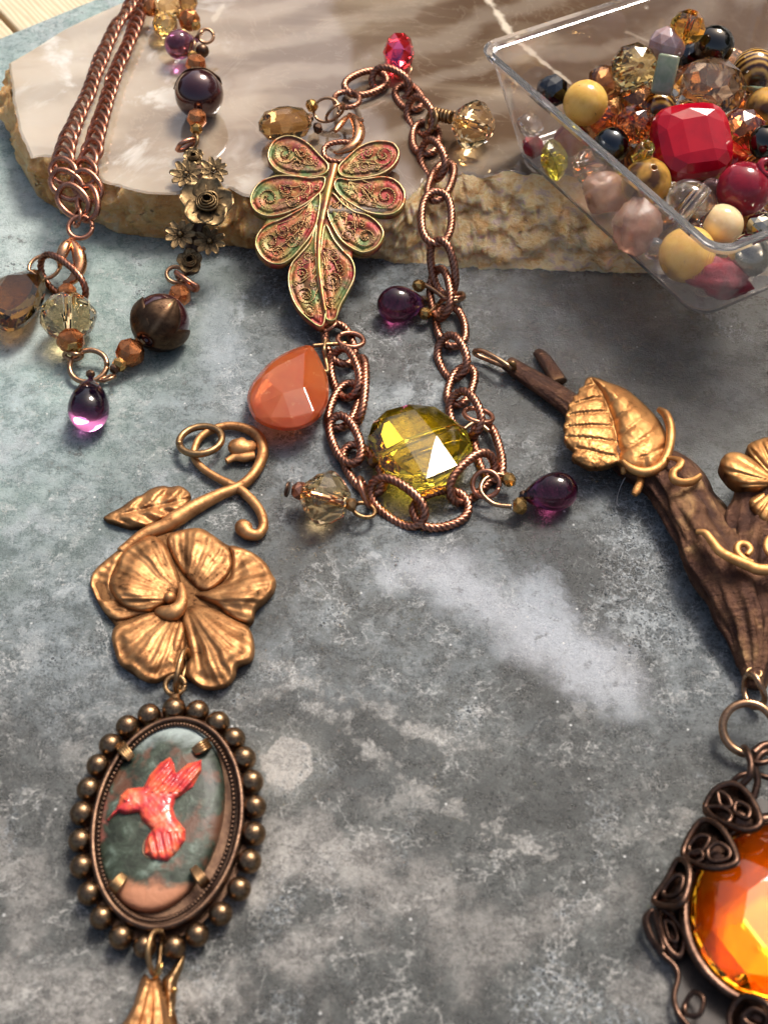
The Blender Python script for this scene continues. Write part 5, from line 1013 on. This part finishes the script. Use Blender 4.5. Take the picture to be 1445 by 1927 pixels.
v, f, _ = sweep([jr + Vector((.13 * math.cos(a), .10 * math.sin(a), 0)) for a in np.linspace(0, 2 * math.pi, 28, False)], .035, 8, True); obj('hole_rim', v, f, BRASS, tw); s, f = sphere(.1, 16, 8, .3); obj('pierced_hole', [Vector(q) + jr - Vector((0, 0, .03)) for q in s], f, stone('dark_hole', (.01, .008, .006), (.01, .008, .006), .9, 0), tw)
wire([(892, 661, .26), (905, 660, .36), (930, 672, .42), (955, 688, .40), (962, 694, .30), (950, 690, .18), (915, 676, .14), (895, 667, .18), (892, 661, .26)], 4.8, tw, WIRE, 'jump_ring')
wire([(952, 690, .2), (960, 683, .44), (966, 684, .46), (968, 694, .3)], 4.5, tw, BRASS, 'end_loop')
# leaf
LO = [(620, 220), (660, 228), (700, 245), (780, 275), (850, 330), (915, 395), (948, 440), (985, 520), (968, 600), (930, 650), (865, 665), (820, 660), (770, 640), (745, 612), (700, 632), (640, 640), (600, 632), (560, 610), (532, 585), (548, 562), (512, 530), (497, 500), (505, 470), (494, 445), (508, 420), (504, 395), (520, 372), (516, 350), (535, 330), (540, 310), (560, 300), (566, 275), (588, 262), (596, 235)]
MR = [(620, 222), (668, 290), (705, 370), (728, 440), (745, 520), (752, 600)]
mr = resample(spline([t6(*p) for p in MR], 8), 3)
def lf_h(x, y, d):
    dd = np.hypot(mr[:, 0] - x, mr[:, 1] - y); i = int(dd.argmin()); s = dd[i]; t = i / len(mr); L, R_ = mr[max(i - 1, 0)], mr[min(i + 1, len(mr) - 1)]; side = (R_[0] - L[0]) * (y - L[1]) - (R_[1] - L[1]) * (x - L[0])
    puff = .26 * (1 - math.exp(-min(d, s) / 16)) if side < 0 else .15 * (1 - math.exp(-min(d, s) / 20))
    ph = (t * 5.6 + s / 78 * 1.0 + (.4 if side < 0 else 0)) % 1; vein = -math.exp(-((ph - .5) / .13) ** 2) * (.055 if side > 0 else .03) * min(1, d / 8) * min(1, s / 6)
    return .03 + puff + vein - .03 * math.exp(-(s / 4) ** 2) + .016 * fbm(x, y, 0, .06, 3) + (.012 * fbm(x, y, 2, .22, 2) if side > 0 else 0) * min(1, 12 / (d + 1))
GILTB = metal('gilt_bronze', (.64, .345, .13), (.48, .225, .08), (.09, .04, .016), .53, 2.4, .3, .45)
lf = relief('bronze_leaf', [t6(*p) for p in LO], lambda x, y: .62, lf_h, 2.2, GILTB, tw, .10, lambda x, y, d: max(0, min(1, .5 * math.exp(-d / 3) + (.07 - lf_h(x, y, d)) * 2.0)), True, 3)
vine('leaf_curl', [(938, 372, 14, .72), (972, 400, 20, .82), (992, 470, 21, .82), (982, 560, 20, .80), (945, 632, 21, .78), (880, 664, 22, .76), (815, 650, 18, .76), (768, 612, 10, .74)], t6, GILTB, lf, 1.0)
vine('leaf_stalk', [(850, 655, 14, .66), (852, 700, 17, .6), (835, 745, 20, .56), (822, 768, 14, .54)], t6, GILTB, lf); vine('leaf_stalk', [(775, 640, 14, .66), (772, 660, 14, .6), (768, 672, 8, .55)], t6, GILTB, lf)
vine('curled_tendril', [(962, 600, 8, .80), (1000, 598, 13, .95), (1038, 612, 17, 1.05), (1030, 640, 19, 1.08), (1005, 660, 19, 1.1), (1005, 695, 19, 1.08), (1045, 712, 19, 1.02), (1095, 705, 19, .95), (1130, 680, 14, .9)], t6, GILTB, tw, .7)
vine('curled_tendril', [(1110, 940, 11, 1.08), (1150, 945, 17, 1.14), (1180, 980, 20, 1.16), (1220, 1030, 22, 1.18), (1280, 1065, 24, 1.18), (1340, 1090, 25, 1.18), (1400, 1115, 26, 1.18), (1480, 1112, 25, 1.18), (1540, 1090, 20, 1.15)], t6, GILTB, tw, .8)
vine('curled_tendril', [(1372, 1085, 15, 1.18), (1330, 1065, 16, 1.2), (1300, 1030, 17, 1.2), (1310, 998, 17, 1.2), (1345, 1000, 17, 1.2), (1362, 1025, 16, 1.2), (1345, 1048, 13, 1.2)], t6, GILTB, tw, .8)
vine('curled_tendril', [(1500, 1050, 16, 1.2), (1455, 1045, 16, 1.2), (1435, 1010, 16, 1.2), (1450, 970, 16, 1.2), (1500, 960, 16, 1.2)], t6, GILTB, tw, .8)
# flower at the frame edge
fw = link(bpy.data.objects.new('bronze_flower', None), tw, Matrix.Translation(P(1440, 900, .6))); FC2 = t6(1500, 715)
def fh(ph):
    def h(x, y, d):
        a = math.atan2(y - FC2[1], x - FC2[0]); r = math.hypot(x - FC2[0], y - FC2[1]) / 110
        return .22 * (1 - math.exp(-d / 9)) + .12 * r - .04 * max(0, math.cos(a * 22 + ph)) ** 2 * min(1, d / 7) + .015 * fbm(x, y, ph, .06, 3)
    return h
for ph, o, zb in ((0, [(1345, 548), (1400, 512), (1470, 500), (1570, 540), (1570, 690), (1480, 710), (1390, 640)], .86), (1, [(1222, 612), (1255, 575), (1310, 572), (1370, 600), (1440, 650), (1500, 710), (1450, 738), (1380, 748), (1310, 732), (1262, 695), (1228, 645)], .92), (2, [(1354, 802), (1385, 765), (1450, 735), (1530, 740), (1580, 830), (1520, 915), (1440, 908), (1388, 872)], .80), (3, [(1500, 700), (1580, 640), (1700, 660), (1720, 790), (1600, 820), (1520, 760)], .84)):
    relief('petal', [t6(*p) for p in o], (lambda zb: lambda x, y: zb)(zb), fh(ph), 2.6, GILTB, fw, .12, lambda x, y, d: max(0, min(1, .45 * math.exp(-d / 3) + .5 * max(0, math.cos(math.atan2(y - FC2[1], x - FC2[0]) * 22 + 3)) ** 3)))
s, f = sphere(.25, 20, 12); obj('flower_heart', [Vector(q) + P(*FC2, 1.05) for q in s], f, GILTB, fw)
# hair-fine thread on the slate
v, f, _ = sweep([P(*p) for p in spline([(1181, 892, .35), (1172, 905, .2), (1164, 924, .02), (1160, 944, .01), (1163, 952, .01)], 6)], .008, 5); tag(obj('fine_thread', v, f, stone('pale_thread', (.6, .55, .5), (.6, .55, .5), .6, 0)), 'short pale hair-fine thread on the slate beside the bronze leaf', 'thread')
# ---- rings and filigree setting with the amber stone
g9 = zz((1145, 1200), 2.65)
wire([(1408, 1268, .5), (1420, 1272, .58), (1430, 1290, .56), (1438, 1312, .4), (1432, 1328, .2), (1418, 1330, .1), (1404, 1318, .06), (1400, 1295, .1), (1402, 1276, .3), (1408, 1268, .5)], 6.2, tw, WIRE, 'jump_ring')
jring(1408, 1371, .42, 56, tw, 250, 24, WIRE, .17)
am = link(bpy.data.objects.new('amber_setting', None), tw, Matrix.Translation(P(1470, 1712, .1)))
PATINA = stone('black_patina', (.045, .028, .02), (.022, .014, .01), .55, 0, 6)
SETM = metal('dark_filigree_brass', (.14, .08, .055), (.08, .045, .032), (.018, .011, .008), .32, 6, .25, .3)
SC_ = (1476, 1716)
o = [(SC_[0] + 194 * math.cos(t) * (1 + .05 * math.cos(10 * t)), SC_[1] + 212 * math.sin(t) * (1 + .05 * math.cos(10 * t))) for t in np.linspace(0, 2 * math.pi, 80, False)]
V = [P(x, y, .05) for x, y in o] + [P(x, y, .16) for x, y in o]; m = 80; obj('setting_plate', V, [tuple(range(m))[::-1], tuple(range(m, 2 * m))] + [(i, (i + 1) % m, m + (i + 1) % m, m + i) for i in range(m)], PATINA, am, False)
V, F = [], []; m = 64
for z, s in ((.16, 1.06), (.45, 1.08), (.50, 1.02), (.45, .97), (.16, .9)):
    for t in np.linspace(0, 2 * math.pi, m, False): V.append(P(SC_[0] + 184 * s * math.cos(t), SC_[1] + 176 * s * math.sin(t), z))
for k in range(4):
    for i in range(m): F.append((k * m + i, k * m + (i + 1) % m, (k + 1) * m + (i + 1) % m, (k + 1) * m + i))
obj('stone_cup', V, F, SETM, am, True, None)
sk = [P(*g9(x, y), .11) for x, y in [(215, 1360), (182, 1405), (202, 1480), (262, 1572), (332, 1642), (346, 1702), (326, 1790), (346, 1870), (400, 1940), (800, 1960), (620, 1740), (480, 1620), (390, 1480), (360, 1330), (300, 1300)]]; m = len(sk)
obj('setting_skirt', sk + [Vector((q.x, q.y, .05)) for q in sk], [tuple(range(m)), tuple(range(m, 2 * m))[::-1]] + [(i, m + i, m + (i + 1) % m, (i + 1) % m) for i in range(m)], PATINA, am, False)
def fil(pts, rad=7.0, closed=True, name='filigree_loop', par=None):
    s = spline([P(*g9(x, y), z) for x, y, z in pts], 8, closed); v, f, _ = sweep(s, rad / 2.65 / 118, 9, closed); return obj(name, v, f, SETM, par or am)
def leaflet(pts, inner):
    s = spline([P(*g9(x, y), z - .07) for x, y, z in pts], 6, True); cV = [tuple(s.mean(0) - np.array((0, 0, .05)))] + [tuple(q) for q in s]; m_ = len(s); lo_ = [(q[0], q[1], q[2] - .05) for q in cV]; obj('filigree_leaf', cV + lo_, [(0, 1 + i, 1 + (i + 1) % m_) for i in range(m_)] + [(m_ + 1, m_ + 2 + (i + 1) % m_, m_ + 2 + i) for i in range(m_)] + [(1 + i, m_ + 2 + i, m_ + 2 + (i + 1) % m_, 1 + (i + 1) % m_) for i in range(m_)], SETM, am)
    o = fil(pts, 18); fil([(x, y, z + .0) for x, y, z in inner], 13, True, 'filigree_eye'); return o
leaflet([(480, 860, .45), (530, 760, .55), (620, 730, .7), (700, 790, .85), (755, 920, 1.0), (680, 960, .95), (560, 915, .7)], [(640, 820, .75), (700, 850, .85), (690, 900, .88), (630, 870, .75)])
fil([(490, 850, .5), (560, 845, .62), (610, 880, .72), (590, 920, .75), (520, 890, .6)], 13, True, 'filigree_eye'); fil([(545, 770, .6), (590, 790, .68), (610, 840, .7), (560, 840, .62)], 12, True, 'filigree_eye')
leaflet([(370, 1080, .45), (420, 960, .5), (480, 910, .6), (560, 950, .8), (625, 1060, .95), (628, 1125, 1.0), (530, 1150, .9), (430, 1130, .65)], [(495, 1060, .78), (545, 1025, .85), (600, 1060, .92), (590, 1105, .92), (510, 1112, .82)])
fil([(400, 1040, .5), (450, 990, .6), (500, 1000, .68), (470, 1060, .65), (420, 1080, .55)], 13, True, 'filigree_eye'); fil([(390, 1090, .5), (450, 1060, .62), (470, 1100, .66), (430, 1120, .6)], 12, True, 'filigree_eye')
leaflet([(225, 1310, .35), (290, 1210, .45), (345, 1110, .6), (395, 1140, .78), (398, 1230, .85), (362, 1325, .85), (290, 1340, .6)], [(275, 1260, .5), (330, 1190, .65), (370, 1200, .72), (350, 1270, .7), (290, 1290, .55)])
fil([(215, 1360, .30), (180, 1400, .25), (200, 1480, .2), (260, 1570, .2), (330, 1640, .22), (345, 1700, .22), (325, 1790, .2), (345, 1870, .2), (400, 1940, .25)], 14, False, 'scalloped_edge')
fil([(215, 1360, .55), (190, 1410, .5), (220, 1500, .45), (270, 1560, .35), (260, 1500, .35), (235, 1420, .45)], 10); fil([(380, 1830, .2), (420, 1770, .3), (470, 1800, .4), (450, 1880, .35), (390, 1880, .25)], 13)
leaflet([(600, 1900, .5), (640, 1815, .6), (700, 1790, .75), (800, 1840, .9), (820, 1960, .8), (640, 1980, .5)], [(670, 1900, .65), (720, 1850, .75), (790, 1890, .8), (760, 1950, .7)])
leaflet([(250, 1360, .2), (330, 1400, .25), (380, 1500, .3), (350, 1590, .26), (280, 1520, .22)], [(280, 1410, .22), (330, 1440, .26), (340, 1510, .28), (300, 1500, .22)])
fil([(660, 735, .75), (700, 690, .9), (708, 630, .95), (690, 570, .9), (672, 548, .75)], 20, False, 'setting_hook'); fil([(720, 800, .6), (740, 720, .7), (730, 640, .8), (760, 580, .85), (830, 560, .8)], 20, False, 'setting_hook'); fil([(600, 740, .3), (650, 690, .4), (720, 680, .4), (800, 700, .4)], 16, False, 'setting_hook')
V, F = [], []
fil([(715, 620, .85), (760, 625, .9), (830, 605, .9)], 16, False, 'setting_hook'); fil([(720, 580, .5), (770, 540, .5), (830, 540, .5)], 26, False, 'setting_hook')
AMB = glass('amber_glass', (1.0, .44, .02), .0, 1.55); FOIL = Nodes('gold_foil_back').set(Base_Color=(.40, .22, .03), Metallic=1.0, Roughness=.45).m
def ringpx(s, z, nn, off, dx=0, dy=0): return [P(SC_[0] + dx + 176 * s * math.cos(2 * math.pi * (i + .5 * off) / nn + .15), SC_[1] + dy + 168 * s * math.sin(2 * math.pi * (i + .5 * off) / nn + .15), z) for i in range(nn)]
V, F = hull(ringpx(1, .42, 32, 0) + ringpx(1, .50, 32, 0) + ringpx(.80, .80, 8, 1) + ringpx(.74, .82, 8, 0) + ringpx(.46, .98, 8, 1) + ringpx(.9, .22, 16, 0) + ringpx(.55, .20, 12, 1)); stn = obj('amber_stone', V, F, AMB, am, False)
V, F = hull(ringpx(.96, .20, 24, 0) + ringpx(.6, .175, 10, 1) + ringpx(.2, .165, 6, 0)); obj('foil_back', V, F, FOIL, am, False)
# ================================================================== unseen ground, and a foliage belt added to darken reflections in the polished stone
n = Nodes('garden_soil'); n.set(Base_Color=n.mix(n.noise(n.world(), .02, 5), (.10, .11, .05), (.16, .13, .08)), Roughness=.9)
V = [(-3000, -3000, -76), (3000, -3000, -76), (3000, 3000, -76), (-3000, 3000, -76)]; tag(obj('ground', V, [(0, 1, 2, 3)], n.m), None, None, None, 'structure')
q = random.Random(5); V, F = [], []
def crown(az, el, rad, dist, cnt, size):
    c = Vector((math.sin(R(az)) * math.cos(R(el)), math.cos(R(az)) * math.cos(R(el)), math.sin(R(el)))) * dist
    for _ in range(cnt):
        d = Vector((q.gauss(0, 1), q.gauss(0, 1), q.gauss(0, 1))).normalized() * (rad * q.random() ** .4); p = c + d
        e1 = Vector((q.gauss(0, 1), q.gauss(0, 1), q.gauss(0, 1))).normalized(); e2 = e1.orthogonal().normalized(); s = size * q.uniform(.6, 1.3); k = len(V); V.extend([p - e1 * s, p + e2 * s * .55, p + e1 * s, p - e2 * s * .55]); F.append((k, k + 1, k + 2, k + 3))
for az, el, rad, cnt in ((10, 16, 85, 900), (9, 31, 46, 400), (24, 27, 90, 1000), (44, 26, 100, 1000), (66, 26, 110, 1000), (92, 26, 110, 800), (-8, 6, 70, 500), (3, 27, 32, 240), (-30, 8, 90, 700), (-60, 8, 90, 700)):
    crown(az, el, rad, 360, cnt, 13)
LFM = Nodes('added_leaf').set(Base_Color=(.05, .075, .025), Roughness=.55).m
tag(obj('foliage', V, F, LFM, None, False, None, False), 'unseen dark foliage added beyond the table to shape reflections in the polished onyx', 'foliage', None, 'stuff')
